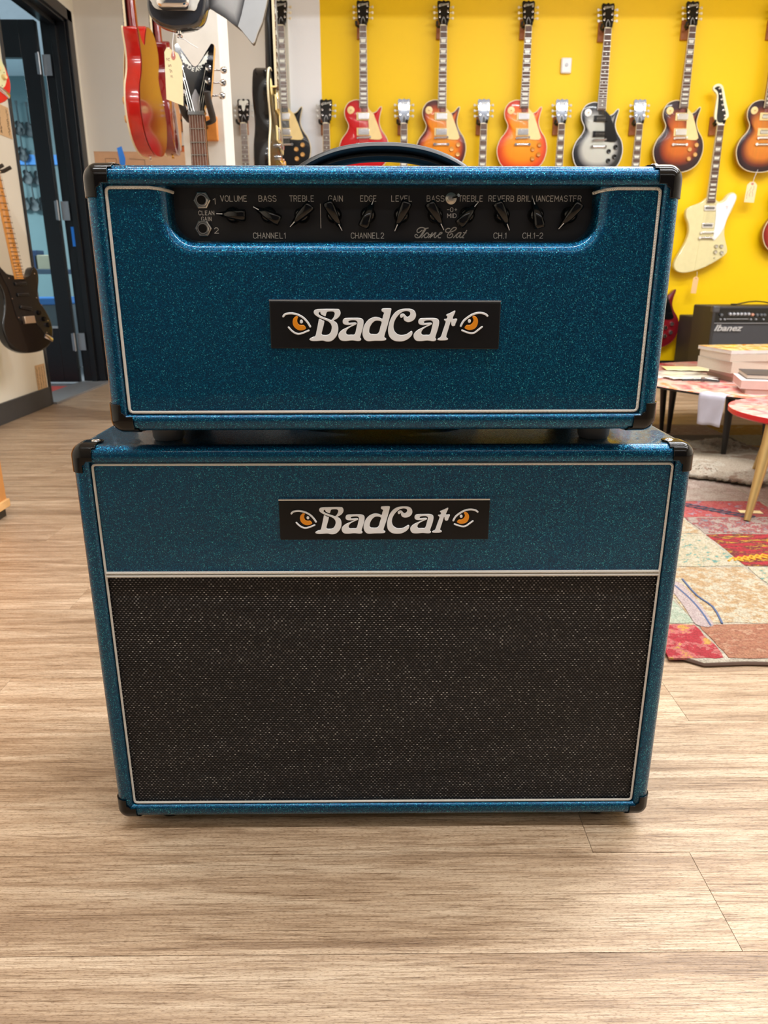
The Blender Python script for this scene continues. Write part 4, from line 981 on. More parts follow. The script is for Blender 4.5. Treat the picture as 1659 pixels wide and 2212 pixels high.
hd = obj('headstock', fill2d([smooth2([fhp(*p) for p in [(1040,1490),(1020,1455),(1003,1410),(1015,1300),(1030,1190),(1015,1150),(985,1118),(985,1085),(1010,1060),(1050,1050),(1090,1070),(1110,1130),(1135,1250),(1168,1385),(1150,1430),(1118,1465),(1112,1490)]], 3)], .016, .002, 'headstock'), mat('cream_headstock_edge', (244, 240, 206), .3, coat=.4), F, loc=(0, -.046, NUTZ))
obj('headstock_face', fill2d([smooth2([fhp(*p) for p in [(1048,1475),(1030,1420),(1040,1300),(1045,1180),(1030,1130),(1000,1105),(1020,1085),(1050,1080),(1075,1100),(1090,1180),(1110,1290),(1135,1390),(1110,1440),(1100,1475)]], 3)], .002, .0004, 'headstock_face'), BLACK, hd, loc=(0, -.0155, 0))
for u, v in ((1052,1105),(1066,1163),(1078,1223),(1090,1283),(1102,1340),(1118,1400)):
    X, Z = fhp(u, v); obj('tuner', cached('post', post_me), CHROME, hd, loc=(X, -.017, Z))
obj('nut', MB().box((-.022, -.02, -.004), (.022, -.004, .003)), WHITE, hd)
hanger((fbx-.012, WY1, fbz+NUTZ+.005), 'wood block wall hanger behind the head of the white angular guitar')

# paper tags on strings
def paper_tag(label, loc, w_, h_, rot, words_, strlen, m=PAPER, lean=0.0):
    r = empty('price_tag', loc, rot, label, 'tag')
    c = w_*.28
    obj('card', MB().prism([(-w_/2, -h_), (w_/2, -h_), (w_/2, -c), (w_/2-c, 0), (-w_/2+c, 0), (-w_/2, -c)], -.0006, 0), m, r, smooth=0)
    obj('eyelet', MB().lathe([(w_*.13, 0), (w_*.13, .0008)], 14, 'y', (0, -.0006, -h_*.09)), mat('red_brown_eyelet', (196, 120, 110), .6), r)
    obj('string', MB().tube([(0, -.001, -h_*.08), (w_*.06, -.003, strlen*.35), (lean, .003, strlen)], w_*.022, 5), WPAPER, r)
    b_ = random.Random(3)
    for i, wlen in enumerate(words_):
        x0 = -w_*.38; z = -h_*(.26+.15*i); st = [(x0+k*w_*.06, z+b_.uniform(-1, 1)*w_*.05) for k in range(int(wlen))]
        obj('handwriting', strokes_mesh([st], w_*.022, 'handwriting'), INK, r, loc=(0, -.0008, 0))
    return r
q = at(1626, 393, GY-.07)
paper_tag('cream paper tag with handwriting under the tobacco guitar at the right edge', (q.x, q.y, q.z), .066, .125, (0, .05, 0), [], .075, lean=.02)
tg = bpy.data.objects['price_tag']
for j, st in enumerate([[(.012+.004*math.sin(k), -.025-.007*k) for k in range(10)], [(-.006+.004*math.sin(k*1.7), -.030-.007*k) for k in range(10)], [(-.022+.002*math.cos(k), -.055-.007*k) for k in range(8)]]):
    obj('handwriting', strokes_mesh([st], .0016, 'handwriting'), INK, tg, loc=(0, -.0009, 0))
q = at(1504, 598, GY-.07)
paper_tag('small kraft paper tag hanging below the white angular guitar', (q.x, q.y, q.z), .036, .108, (0, .06, 0), [2], .035, m=mat('kraft_brown_tag', (240, 196, 140), .8))
# ================================================================ GUITARS HUNG AT THE LEFT
SG = 'guitars hanging side-on at the left'
FLAME = mat('red_flame_finish', (190, 22, 8), .18, coat=1.0, var=.16, vs=26)
REDB = mat('wine_red_gloss', (120, 14, 18), .10, coat=1.0)
g1 = lp(label='red flame-sided guitar seen edge-on in front of the cardboard carton', loc=(-.828, 3.05, 1.143), group=SG, top=RED, back=FLAME, rot=(0, 0, -PI/2))
for c in g1.children:
    if c.name.startswith('neck'): c.material_slots[0].material = REDB
obj('back_plate', fill2d([[(x*.985, .003+z*.985) for x, z in BS]], .002, 0, 'back_plate'), REDB, g1, loc=(0, .0015, 0))
g2 = lp(label='wine red guitar seen edge-on between the flame red guitar and the cream tag', loc=(-.850, 3.47, 1.205), group=SG, top=RED, back=REDB, hw=GOLD, rot=(0, 0, -PI/2+.12))
g3 = lp(label='black guitar seen edge-on left of the black single-cut guitar', loc=(-.402, 2.78, .930), group=SG, top=BLKT, back=BLACK, rot=(0, 0, PI/2))
# ceiling-hung rails that carry them (above the picture)
rl = empty('display_rail', (-.80, 3.15, CEIL), label='black ceiling rail carrying the two red edge-on guitars', cat='rail')
obj('bar', MB().box((-.015, -.55, -.72), (.015, .75, -.69)), BLACK, rl)
for y in (-.5, .7): obj('rod', MB().cyl((0, y, -.70), (0, y, 0), .006, n=10), BLACK, rl)
hanger((-.796, 3.05, 1.143+.853), 'rail hanger holding the flame red guitar', rot=-PI/2, out=.06, block=False)
hanger((-.82, 3.47, 1.205+.853), 'rail hanger holding the wine red guitar', rot=-PI/2, out=.06, block=False)
bpy.data.objects['display_rail']['group'] = 'display rails'
rl2 = empty('display_rail', (-.435, 2.60, CEIL), label='black ceiling rail carrying the black edge-on guitar', cat='rail', group='display rails')
obj('bar', MB().box((-.012, -.09, -1.30), (.012, .26, -1.27)), BLACK, rl2)
obj('rod', MB().cyl((0, -.05, -1.28), (0, -.05, 0), .006, n=10), BLACK, rl2)

# V-shaped headstock guitar on the column
DYF = 2.245
o0 = at(427, 250, DYF)
dn = empty('electric_guitar', (o0.x, DYF, o0.z-.85), (0, 0, 0), 'black guitar with V-shaped winged headstock hanging on the white column', 'guitar', SG)
mm = DYF*.9527/FPX+.0  # metres per photo pixel near there
def dh(u, v, kx=.9): # zoom units -> local metres around the nut centre (units 12.76 per photo px)
    return ((u-705+.085*(v-2040)*.55)/12.76*.00125, (2040-v)/12.76*.00118)
half = [(0,742),(55,715),(120,640),(435,150),(470,112),(510,118),(540,150),(545,215),(520,480),(495,800),(475,1000),(440,1350),(405,1620),(330,1760),(250,1830),(228,1920),(225,2040)]
R_ = [((u)/12.76*.00125, (2040-v)/12.76*.00118) for u, v in half]
HO = R_[::-1] + [(-x, z) for x, z in R_[1:]]
hd = obj('headstock', fill2d([smooth2(HO, 2)], .015, .001, 'headstock'), mat('natural_maple_edge', (222, 168, 96), .35), dn, loc=(0, 0, .85), rot=(math.radians(-12), 0, 0))
obj('headstock_face', fill2d([[(x*.985, .0005+z*.992) for x, z in smooth2(HO, 2)]], .0016, .0003, 'headstock_face'), mat('black_mirror_lacquer', (16, 17, 22), .12, .2, coat=1.0), hd, loc=(0, -.015, 0))
K = .00125/12.76; KZ = .00118/12.76
wing = [(395,330),(370,400),(390,440),(350,500),(372,540),(330,590),(345,640),(290,650),(270,690),(215,690),(180,720),(95,745),(110,700),(170,640),(300,455)]
for s in (-1, 1):
    obj('wing_inlay', fill2d([[(s*u*K*.97, (2040-v)*KZ) for u, v in wing]], .0005, 0, 'wing_inlay'), PEARL, hd, loc=(0, -.0169, 0), smooth=0)
for i, ch in enumerate('DEAN'):
    a = math.radians(-48+32*i); rr = 205*K
    obj('letter', text_me(ch, .0150, .0005, bold=.0003), PEARL, hd, loc=(math.sin(a)*rr, -.0170, (2040-640)*KZ-math.cos(a)*rr*.93), rot=(0, -a*-1*-1 if False else -a, 0))
pl = [(0,1375),(30,1420),(95,1560),(110,1700),(105,2000),(-105,2000),(-110,1700),(-95,1560),(-30,1420)]
obj('truss_rod_cover', fill2d([[(u*K, (2040-v)*KZ) for u, v in pl]], .002, .0003, 'truss_rod_cover'), mat('polished_pewter', (170, 168, 172), .18, .9), hd, loc=(0, -.0166, 0))
for v, xx in ((790, .036), (1140, .0335), (1500, .0300)):
    for s in (-1, 1):
        t = obj('tuner', cached('post', post_me), CHROME, hd, loc=(s*xx, -.0160, (2040-v)*KZ)); t.scale = (1.35, 1, 1.35)
        obj('tuner_button', cached('button', button_me), CHROME, t, loc=(s*.007, 0, 0), rot=(0, PI if s < 0 else 0, 0)).scale = (.9, 1, .8)
obj('nut', MB().box((-.0215, -.022, -.006), (.0215, -.004, .004)), mat('grey_nut', (120, 122, 124), .3, .6), hd)
m2 = cached('board', board_me).copy(); m2.transform(Matrix.Translation((0, -FY0-.011, 0)))
fb = obj('fretboard', m2, mat('striped_rosewood', (118, 80, 64), .45, var=.25, vs=60), dn)
m3 = cached('frets', frets_me).copy(); m3.transform(Matrix.Translation((0, -FY0-.011, 0))); fr = obj('frets', m3, NICKEL, fb); fr['kind'] = 'stuff'
m4 = cached('neck', neck_me).copy(); m4.transform(Matrix.Translation((0, -FY0-.011, 0))); obj('neck', m4, BLACK, dn)
m5 = cached('strings', strings_me).copy(); m5.transform(Matrix.Translation((0, -FY0-.0112, 0))); obj('strings', m5, CHROME, dn)
for n in (5, 7, 9, 12):
    za, zb_ = fret_z(n), fret_z(n-1); i_ = obj('inlay', cached('dot', dot_me), PEARL, fb, loc=(0, -.0192, (za+zb_)/2)); i_.scale = (.007, 1, .007)
sb = MB()
for i in range(6):
    s = -1 if i < 3 else 1; j = i % 3 if i < 3 else 2-(i % 3)
    v, xx = ((1500, .0300), (1140, .0335), (790, .036))[j]
    sb.tube([(-.0175+.007*i, -.0235, .001), (s*(xx-.004), -.0262, (2040-v)*KZ)], .0004, 4)
obj('head_strings', sb, NICKEL, hd)
VB = [(0,.15),(.12,-.02),(.19,-.06),(.20,-.03),(.13,.17),(.075,.33),(.05,.40),(-.05,.40),(-.075,.33),(-.13,.17),(-.20,-.03),(-.19,-.06),(-.12,-.02)]
obj('body', fill2d([smooth2(VB, 3)], .042, .005, 'body'), BLACK, dn, loc=(0, .038, 0))
hg = empty('guitar_hanger', (o0.x+.002, COLY0, o0.z-.012), (0, 0, 0), 'padded two-prong hanger under the V-shaped headstock on the column', 'hanger', 'guitar hangers on the walls')
obj('wood_block', MB().box((-.030, -.018, -.034), (.030, 0, .030)), mat('orange_wood_block', (214, 138, 62), .45, var=.1, vs=60), hg, bevel=.004)
obj('hanger_stem', MB().cyl((0, 0, 0), (0, -.075, 0), .005, n=10), BLACK, hg)
for s in (-1, 1):
    obj('prong', MB().tube([(0, -.072, -.004), (s*.024, -.074, .004), (s*.034, -.085, .008), (s*.037, -.115, .016), (s*.037, -.150, .040), (s*.0365, -.158, .062)], [.005, .0065, .0085, .0095, .0095, .0092], 12, up=(0,0,1)), mat('charcoal_foam_rubber', (56, 54, 54), .7), hg)

# black body with chrome cover, tag, and the silver pointed body above the column
HYB = 2.02
def hb(u, v, Y=HYB): # crop units 5.184 per px, origin (300,0)
    q = at(300+u/5.184, v/5.184, Y); return q
c0 = hb(410, 318)
bb = empty('electric_guitar', (c0.x, HYB, c0.z), (0, 0, 0), 'black rounded guitar body with a chrome cover at the top edge of the picture', 'guitar', 'guitars hanging at the top left')
def bl(u, v): q = hb(u, v); return (q.x-c0.x, q.z-c0.z)
BO = [bl(*p) for p in [(410,318),(330,305),(215,262),(130,190),(92,95),(84,-10),(100,-160),(140,-300),(110,-450),(200,-560),(330,-520),(480,-520),(620,-560),(720,-450),(690,-300),(735,-160),(748,-20),(735,95),(705,200),(640,270),(540,305)]]
obj('body', fill2d([smooth2(BO, 3)], .045, .006, 'body'), mat('black_gloss_body', (44, 46, 52), .12, coat=.8), bb, loc=(0, .045, 0))
obj('pickguard', fill2d([smooth2([bl(*p) for p in [(140,-60),(145,30),(180,90),(260,112),(560,118),(630,122),(660,50),(650,-60)]], 3)], .0025, .0005, 'pickguard'), mat('pearl_white_guard', (214, 212, 204), .15, coat=.5, var=.15, vs=60), bb)
cx, cz = bl(395, 5); hw_ = bl(585, 0)[0]-cx
cc = MB(); n = 24
for lv, (s_, y) in enumerate([(1.0, 0), (1.0, -.010), (.97, -.017), (.88, -.0215), (.70, -.0235)]):
    for x, z in rrect(hw_*s_, -.028*s_, .028*s_, .014*s_, 6): cc.v.append((x, y, z))
nn = 28
for i in range(4):
    for k in range(nn): cc.f.append((i*nn+k, i*nn+(k+1)%nn, (i+1)*nn+(k+1)%nn, (i+1)*nn+k))
cc.f.append(tuple(4*nn+k for k in range(nn)))
obj('chrome_cover', cc, CHROME, bb, loc=(cx, -.002, cz+.008))
obj('strap_button', MB().lathe([(.004, 0), (.0035, .006), (.0075, .010), (.006, .013)], 14, 'z'), CHROME, bb, loc=(.004, .020, -.0005), rot=(PI, 0, 0))
qn = Vector((c0.x+.004, HYB+.012, c0.z-.011))
t_ = at(376, 127, HYB-.02)
tg2 = empty('price_tag', (t_.x-.0065, HYB+.004, t_.z+.020), (0, .04, .10), 'large cream paper tag on a white string beside the V-shaped headstock', 'tag')
W_, H_ = .052, .143
obj('card', MB().prism([(-.026, -.128), (.024, -.143), (.025, -.026), (.014, -.003), (-.018, 0.012), (-.026, -.002)], -.0006, 0), PAPER, tg2, smooth=0)
obj('eyelet', fill2d([smooth2([(-.006,-.008),(-.0055,-.016),(0,-.021),(.0055,-.016),(.006,-.008),(.002,.002),(-.002,.002)], 2)], .0008, 0, 'eyelet'), mat('red_brown_eyelet', (196, 120, 110), .6), tg2, loc=(0, -.0006, 0))
obj('string', MB().tube([(0, -.002, -.012), (-.001, -.003, .02), (.004, -.002, .05), (.025, .006, qn.z-t_.z-.020), (.033, 0, qn.z-t_.z-.021), (.055, 0, qn.z-t_.z-.034), (.073, 0, qn.z-t_.z-.042)], .0013, 6), WPAPER, tg2)
for i, st in enumerate([[(-.022,-.020),(-.019,-.017),(-.020,-.024),(-.015,-.018),(-.012,-.017),(-.015,-.024),(-.010,-.024)], [(-.016,-.033),(-.016,-.040),(-.012,-.034),(-.012,-.040),(-.009,-.033),(-.007,-.039)], [(-.014,-.048),(-.010,-.047),(-.012,-.052),(-.010,-.056),(-.007,-.048),(-.005,-.055)], [(-.012,-.062),(-.009,-.068),(-.007,-.062),(-.004,-.069)]]):
    obj('handwriting', strokes_mesh([st], .0008, 'handwriting'), mat('brown_ink', (120, 96, 84), .8), tg2, loc=(0, -.0009, 0))
tg2.scale = (.80, 1, .80)
SY = 2.10
s0 = hb(1280, 500, SY)
sv = empty('electric_guitar', (s0.x, SY, s0.z), (0, 0, 0), 'silver grey pointed guitar wing at the top edge beside the black body', 'guitar', 'guitars hanging at the top left')
def sl(u, v): q = hb(u, v, SY); return (q.x-s0.x, q.z-s0.z)
SO = [(745,92),(790,84),(860,128),(960,190),(1040,255),(1160,355),(1255,475),(1280,498),(1300,478),(1335,370),(1385,255),(1430,60),(1462,-120),(1500,-420),(1300,-560),(1000,-560),(800,-440),(745,-200)]
obj('body', fill2d([[sl(*p) for p in smooth2(SO, 2)]], .014, .002, 'body'), mat('gunmetal_edge', (90, 88, 84), .5), sv, loc=(0, .014, 0))
dk = burst_mat('silver_grey_burst', [(0, (190, 190, 190)), (.55, (176, 176, 176)), (.9, (96, 96, 98)), (1, (70, 70, 72))], .05)  # silver burst finish, darker towards the rim
fa = [sl(*p) for p in [(795,90),(860,135),(960,197),(1040,262),(1112,300),(1150,180),(1190,0),(1230,-300),(1200,-520),(900,-500),(790,-300)]]
cxx = sum(p[0] for p in fa)/len(fa); czz = sum(p[1] for p in fa)/len(fa)
mb = MB(); att = []
for s_ in (1, .9, .75, .5, .2):
    mb.v += [(cxx+(x-cxx)*s_, -.0015-.002*(1-s_), czz+(z-czz)*s_) for x, z in fa]; att += [s_]*len(fa)
n = len(fa)
for i in range(4):
    for k in range(n): mb.f.append((i*n+k, i*n+(k+1)%n, (i+1)*n+(k+1)%n, (i+1)*n+k))
mb.f.append(tuple(4*n+k for k in range(n)))
me = mb.mesh('burst_face', 60); a = me.attributes.new('burst', 'FLOAT', 'POINT')
for i, v in enumerate(att): a.data[i].value = v
obj('burst_face', me, dk, sv)
bw = [sl(*p) for p in [(1115,302),(1160,352),(1255,470),(1280,495),(1298,476),(1333,368),(1382,254),(1427,60),(1460,-120),(1495,-420),(1300,-540),(1232,-300),(1192,0),(1152,180)]]
obj('bevelled_wing', MB().prism(bw, -.006, .001), mat('satin_silver_paint', (188, 192, 196), .35, .2), sv, smooth=0)
rl3 = empty('display_rail', (c0.x, HYB+.04, CEIL), label='black ceiling rail carrying the black and the silver guitar bodies', cat='rail', group='display rails')
ztop = bl(410, -540)[1]+c0.z
obj('bar', MB().box((-.06, -.01, ztop-CEIL+.02), (.26, .01, ztop-CEIL+.04)), BLACK, rl3)
obj('rod', MB().cyl((0, 0, ztop-CEIL-.03), (0, 0, 0), .006, n=10), BLACK, rl3); obj('rod', MB().cyl((.20, .04, ztop-CEIL-.04), (.20, .04, 0), .006, n=10), BLACK, rl3)

# small guitars on the back wall seen past the column
q = at(368, 235, GY-.06)
wg = empty('electric_guitar', (q.x+.03, GY, q.z-.92), (0, 0, 0), 'small pearl white headstock with gold tuners behind the cream tag', 'guitar', LO)
obj('headstock', fill2d([smooth2([(-.022,0),(-.030,.05),(-.045,.12),(-.05,.17),(-.01,.19),(.035,.17),(.045,.12),(.030,.05),(.022,0)], 2)], .014, .002, 'headstock'), mat('pearl_white_headstock', (226, 226, 222), .2, coat=.6, var=.2, vs=60), wg, loc=(0, -.05, .85))
for z in (.885, .925, .965):
    for s in (-1, 1): obj('tuner', cached('post', post_me), GOLD, wg, loc=(s*.026, -.064, z))
obj('neck', cached('neck', neck_me), MAPLE, wg); obj('fretboard', cached('board', board_me), ROSE, wg); obj('body', cached('body', body_me), WHITE, wg)
hanger((q.x+.055, WY1, q.z-.06), 'wood block hanger behind the small pearl headstock')
q = at(402, 330, 5.0)
rb = empty('electric_guitar', (at(391, 335, 4.9).x+.155, 4.9, 1.06), (0, 0, .2), 'sunburst guitar body mostly hidden behind the white column', 'guitar', 'guitars on the floor stands')
obj('body', fill2d([smooth2([(x*.9, z*.85) for x, z in STRAT], 3)], .045, .006, 'body'), mat('orange_brown_lacquer', (176, 84, 30), .25, coat=.6, var=.15), rb, loc=(0, 0, 0))
obj('body_edge', fill2d([smooth2([(x*.93, z*.88-.006) for x, z in STRAT], 3)], .02, .003, 'body_edge'), BLACK, rb, loc=(0, .001, 0))
obj('neck', cached('neck', neck_me), MAPLE, rb, loc=(0, .01, 0))
obj('stand_post', MB().cyl((0, .05, -1.08), (0, .05, .1), .012, n=12), BLACK, rb)
obj('stand_base', MB().box((-.2, -.12, -1.08), (.2, .12, -1.05)), BLACK, rb, bevel=.01)

# ================================================================ LEFT WALL
def strat(label, loc, rot, bodym, guardm, group, knobm):
    r = empty('electric_guitar', loc, rot, label, 'guitar', group)
    obj('body', cached('stratb', lambda: fill2d([smooth2(STRAT, 3)], .044, .008, 'body', 3)), bodym, r)
    G = [(.03,.345),(.075,.350),(.10,.378),(.118,.380),(.122,.355),(.104,.31),(.094,.27),(.096,.235),(.118,.205),(.138,.165),(.140,.125),(.120,.085),(.096,.075),(.075,.10),(.045,.135),(.02,.150),(-.050,.150),(-.066,.175),(-.070,.23),(-.078,.30),(-.105,.365),(-.095,.385),(-.06,.352),(-.03,.35)]
    obj('pickguard', cached('stratg', lambda: fill2d([smooth2(G, 2)], .0025, .0006, 'pickguard')), guardm, r, loc=(0, -.044, 0))
    for z, a in ((.315, 0), (.265, 0), (.205, .18)):
        obj('pickup', cached('stratp', lambda: MB().box((-.036, -.008, -.008), (.036, 0, .008)).mesh('pickup')), guardm, r, loc=(0, -.0465, z), rot=(0, a, 0), bevel=.004)
    for x, z in ((.075,.180),(.100,.150),(.122,.120)): obj('knob', cached('stratk', lambda: MB().lathe([(.012, 0), (.0105, .008), (.0085, .014)], 16, 'y').mesh('knob')), knobm, r, loc=(x, -.0465, z))
    for x, z in ((-.06,.34),(-.068,.25),(-.055,.165),(.11,.36),(.088,.25),(.13,.14),(.105,.085),(.045,.140),(.11,.215)):
        obj('screw', cached('scr', lambda: MB().lathe([(.0032, 0), (.0025, .0012)], 8, 'y').mesh('screw')), CHROME, r, loc=(x, -.0462, z))
    obj('bridge', cached('stratbr', lambda: MB().box((-.034, -.016, -.016), (.034, 0, .018)).mesh('bridge')), mat('warm_nickel_bridge', (214, 196, 176), .3, .9), r, loc=(0, -.044, .150), bevel=.003)
    obj('output_jack', cached('sjack', lambda: MB().tube([(-.022, -.001, .012), (0, -.004, 0), (.022, -.001, -.012)], .011, 12, ry=.004).mesh('output_jack')), CHROME, r, loc=(.112, -.044, .060))
    nb_ = MB(); nb_.tube([(0, -.048, .335), (0, -.048, .45), (0, -.050, .75), (0, -.050, .795)], [.028, .0265, .0225, .0215], 12, ry=[.013, .012, .011, .010])
    nk = obj('neck', cached('stratn', lambda: nb_.mesh('neck', 60)), MAPLE, r)
    f_ = MB(); fm_ = MB()
    for n in range(1, 22):
        z = .797-.648*(1-2**(-n/12)); w_ = .021+.0065*(.797-z)/.45; fm_.box((-w_, -.0612, z-.0012), (w_, -.058, z+.0012))
    fr_ = obj('frets', cached('stratf', lambda: fm_.mesh('frets', 0)), mat('dull_fret_wire', (130, 112, 92), .35, .8), nk); fr_['kind'] = 'stuff'
    for n in (3, 5, 7, 9, 12, 15, 17, 19):
        z = .797-.648*(1-(2**(-n/12)+2**(-(n-1)/12))/2); i_ = obj('inlay', cached('dot', dot_me), BLACK, nk, loc=(0, -.0612, z)); i_.scale = (.006, 1, .006)
    HS = [(-.021,0),(-.022,.02),(-.034,.05),(-.036,.09),(-.030,.17),(-.018,.19),(.010,.192),(.030,.178),(.034,.150),(.024,.130),(.028,.100),(.026,.05),(.021,.0)]
    h_ = obj('headstock', cached('strath', lambda: fill2d([smooth2(HS, 3)], .014, .003, 'headstock')), MAPLE, r, loc=(0, -.042, .797))
    obj('nut', MB().box((-.021, -.020, -.003), (.021, -.010, .001)), IVORY, h_)
    for i in range(6):
        t = obj('tuner', cached('post', post_me), CHROME, h_, loc=(-.022+.0015*i, -.0135, .035+.024*i))
        obj('tuner_button', cached('button', button_me), CHROME, t, loc=(-.008, 0, 0), rot=(0, PI, 0)).scale = (.8, 1, .7)
    st = MB()
    for i in range(6): st.tube([(-.0175+.007*i, -.064, .797), (-.026+.0104*i, -.060, .150)], .0005, 3)
    obj('strings', cached('strats', lambda: st.mesh('strings', 0)), CHROME, r)
    return r
LW = 'guitars hanging on the left wall'
BGUARD = mat('black_pickguard', (18, 18, 20), .28)
strat('black double-cut guitar with a maple neck hanging on the left wall', (-1.682, 3.60, .362), (-.100, 0, math.radians(73)), BLACK, BGUARD, LW, BLACK)
strat('glossy red guitar body with cream guard cut by the left picture edge', (-1.690, 3.50, 1.405), (-.10, 0, math.radians(66)), mat('fiesta_red_gloss', (222, 34, 30), .15, coat=.8), mat('mint_cream_guard', (226, 226, 176), .3), LW, CREAM)
for z_, yy, lab, off in ((1.160, 3.60, 'black two-prong hanger holding the maple neck on the left wall', .0),):
    r = empty('guitar_hanger', (WX0, yy+.03, z_), (0, 0, PI/2), lab, 'hanger', 'guitar hangers on the walls')
    obj('wall_plate', MB().box((-.022, -.008, -.04), (.022, 0, .04)), BLACK, r, bevel=.002)
    obj('hanger_stem', MB().cyl((0, 0, 0), (0, -.13, 0), .006, n=10), BLACK, r)
    for s in (-1, 1): obj('prong', MB().tube([(0, -.128, 0), (s*.024, -.13, 0), (s*.034, -.15, .002), (s*.036, -.20, .008), (s*.036, -.235, .024)], [.005, .007, .0085, .0085, .008], 10, up=(0,0,1)), mat('brown_grey_foam', (62, 56, 50), .7), r)
# handwritten kraft notes on the wall
def note(label, y0, y1, z0, z1, lines):
    r = empty('note', (WX0+.0015, (y0+y1)/2, (z0+z1)/2), (0, 0, PI/2), label, 'note', 'kraft notes taped to the left wall')
    w_, h_ = y1-y0, z1-z0
    obj('card', MB().box((-w_/2, -.001, -h_/2), (w_/2, 0, h_/2)), mat('kraft_note_paper', (222, 186, 142), .8), r)
    b_ = random.Random(len(label))
    for i in range(lines):
        z = -h_*.38+h_*.76*i/(lines-1) if lines > 1 else 0
        x = -w_*.42; st = []
        # the notes are written sideways: lines run up the card
        x = -w_*.38+w_*.76*i/(lines-1); zz = -h_*.42
        while zz < h_*.42:
            st.append((x+b_.uniform(-1, 1)*w_*.05, zz)); zz += h_*.022
        obj('handwriting', strokes_mesh([st], min(w_, h_)*.018, 'handwriting'), INK, r, loc=(0, -.0014, 0))
    return r
note('kraft note with handwriting at the left edge below the red guitar', 4.02, 4.245, 1.39, 1.535, 3)
note('kraft note with handwriting low on the left wall near the doorway', 4.125, 4.245, .100, .240, 4)

# cardboard carton with blue tape in the corner
q = at(203, 335, 3.75); 
ct = empty('carton', (q.x, 3.75, 0), (0, 0, .03), 'tall brown cardboard carton with a strip of blue tape behind the red guitars', 'carton')
zt_ = at(250, 327, 3.75).z
obj('box_body', MB().box((0, 0, 0), (.44, .16, zt_-.004)), CARDB, ct, bevel=.002)
for i, (a, b) in enumerate((((0, 0), (.44, .079)), ((0, .081), (.44, .16)))): obj('flap', MB().box((a[0], a[1], zt_-.004), (b[0], b[1], zt_)), CARDB, ct)
tp = MB().prism([(.116, zt_-.10), (.133, zt_-.10), (.142, zt_-.03), (.130, zt_+.022), (.108, zt_+.014), (.114, zt_-.03)], -.0015, -.0005); obj('tape', tp, TAPE, ct, smooth=0)
lm_ = [[(.05, zt_-.03), (.10, zt_-.03), (.10, zt_-.06), (.05, zt_-.06), (.05, zt_-.03)], [(.16, zt_-.03), (.23, zt_-.035), (.23, zt_-.06)]]
obj('printed_mark', strokes_mesh(lm_, .0015, 'printed_mark'), INK, ct, loc=(0, -.001, 0))
# wooden cabinet at the left edge
wc = empty('wooden_cabinet', (-1.165, 2.21, 0), (0, 0, 0), 'orange-brown wooden cabinet side at the left edge of the picture', 'cabinet')
WOOD = mat('honey_oak_veneer', (206, 142, 78), .45, var=.16, vs=8)
obj('carcass', MB().box((-.45, -.9, .03), (0, 0, .86)), WOOD, wc, bevel=.002)
obj('plinth', MB().box((-.44, -.89, 0), (-.006, -.006, .03)), mat('dark_plinth', (40, 36, 34), .5), wc)
obj('edge_strip', MB().box((-.46, -.91, .03), (.008, .004, .055)), mat('pale_pine_strip', (226, 178, 118), .5, var=.1), wc, bevel=.002)
obj('worktop', MB().box((-.47, -.92, .86), (.012, .012, .885)), WOOD, wc, bevel=.003)

# things in the next room seen through the glass
dark = mat('shaded_instrument', (70, 78, 82), .5)
for i, (px, py, s) in enumerate([(47, 318, 1.0), (57, 368, 1.0), (81, 370, 1.0), (40, 262, 1.05), (62, 265, 1.0), (50, 425, 1.0), (72, 427, 1.0), (92, 427, 1.0)]):
    q = at(px, py, 8.93)
    r = empty('hanging_guitar', (q.x, 8.96, q.z-.42), (0, 0, 0), ['guitar silhouette on the far teal wall ' + w_ for w_ in ('by itself above the blue strip', 'below the blue strip, left one of the pair', 'below the blue strip, right one of the pair', 'in the top row, left one', 'in the top row, right one', 'in the bottom row, left one', 'in the bottom row, middle one', 'in the bottom row, right one')][i], 'guitar', 'guitars on the far wall behind the door glass, row %d' % (2 if i == 0 else 3 if i < 3 else 1 if i < 5 else 4))
    r.scale = (.34, .6, .34); r.location.z += .28
    obj('body', cached('body', body_me), dark, r); obj('neck', cached('neck', neck_me), dark, r); obj('headstock', cached('head', head_me), dark, r, loc=(0, -TK+.006, .85))
q = at(75, 343, 8.9)
tag(obj('blue_banner', MB().box((q.x-.35, 8.97, q.z-.05), (q.x+.45, 9.0, q.z+.05)), mat('sky_blue_banner', (70, 150, 230), .6)), 'long blue strip on the far teal wall behind the door glass', 'banner')
tb = empty('workbench', (-3.3, 7.0, 0), (0, 0, 0), 'cluttered grey bench in the room behind the glass door', 'bench')
obj('bench_top', MB().box((-.9, -.4, .72), (.9, .4, .76)), mat('steel_blue_top', (84, 104, 128), .4), tb, bevel=.004)
for sx in (-1, 1):
    for sy in (-1, 1): obj('leg', MB().box((sx*.85-.03, sy*.35-.03, 0), (sx*.85+.03, sy*.35+.03, .72)), mat('dark_steel', (52, 60, 68), .5), tb)
for i, (px, py, w_, h_, m_, lab) in enumerate([(100, 508, .22, .12, mat('cream_parcel', (222, 206, 170), .7), 'cream parcel on the bench behind the glass door'), (60, 490, .14, .16, mat('navy_box', (44, 74, 120), .6), 'navy box standing on the bench behind the glass door')]):
    q = at(px, py, 6.9)
    tag(obj('parcel', MB().box((q.x-w_/2, 6.85, .76), (q.x+w_/2, 7.0, .76+h_)), m_, bevel=.006), lab, 'box')
q = at(94, 636, 5.9)
crate = empty('storage_crate', (-2.62, 5.95, 0), (0, 0, .1), 'grey storage bin with a blue lid behind the lower door glass', 'bin')
obj('bin', MB().box((-.22, -.15, 0), (.22, .15, .50)), mat('smoke_grey_plastic', (96, 104, 110), .4), crate, bevel=.01)
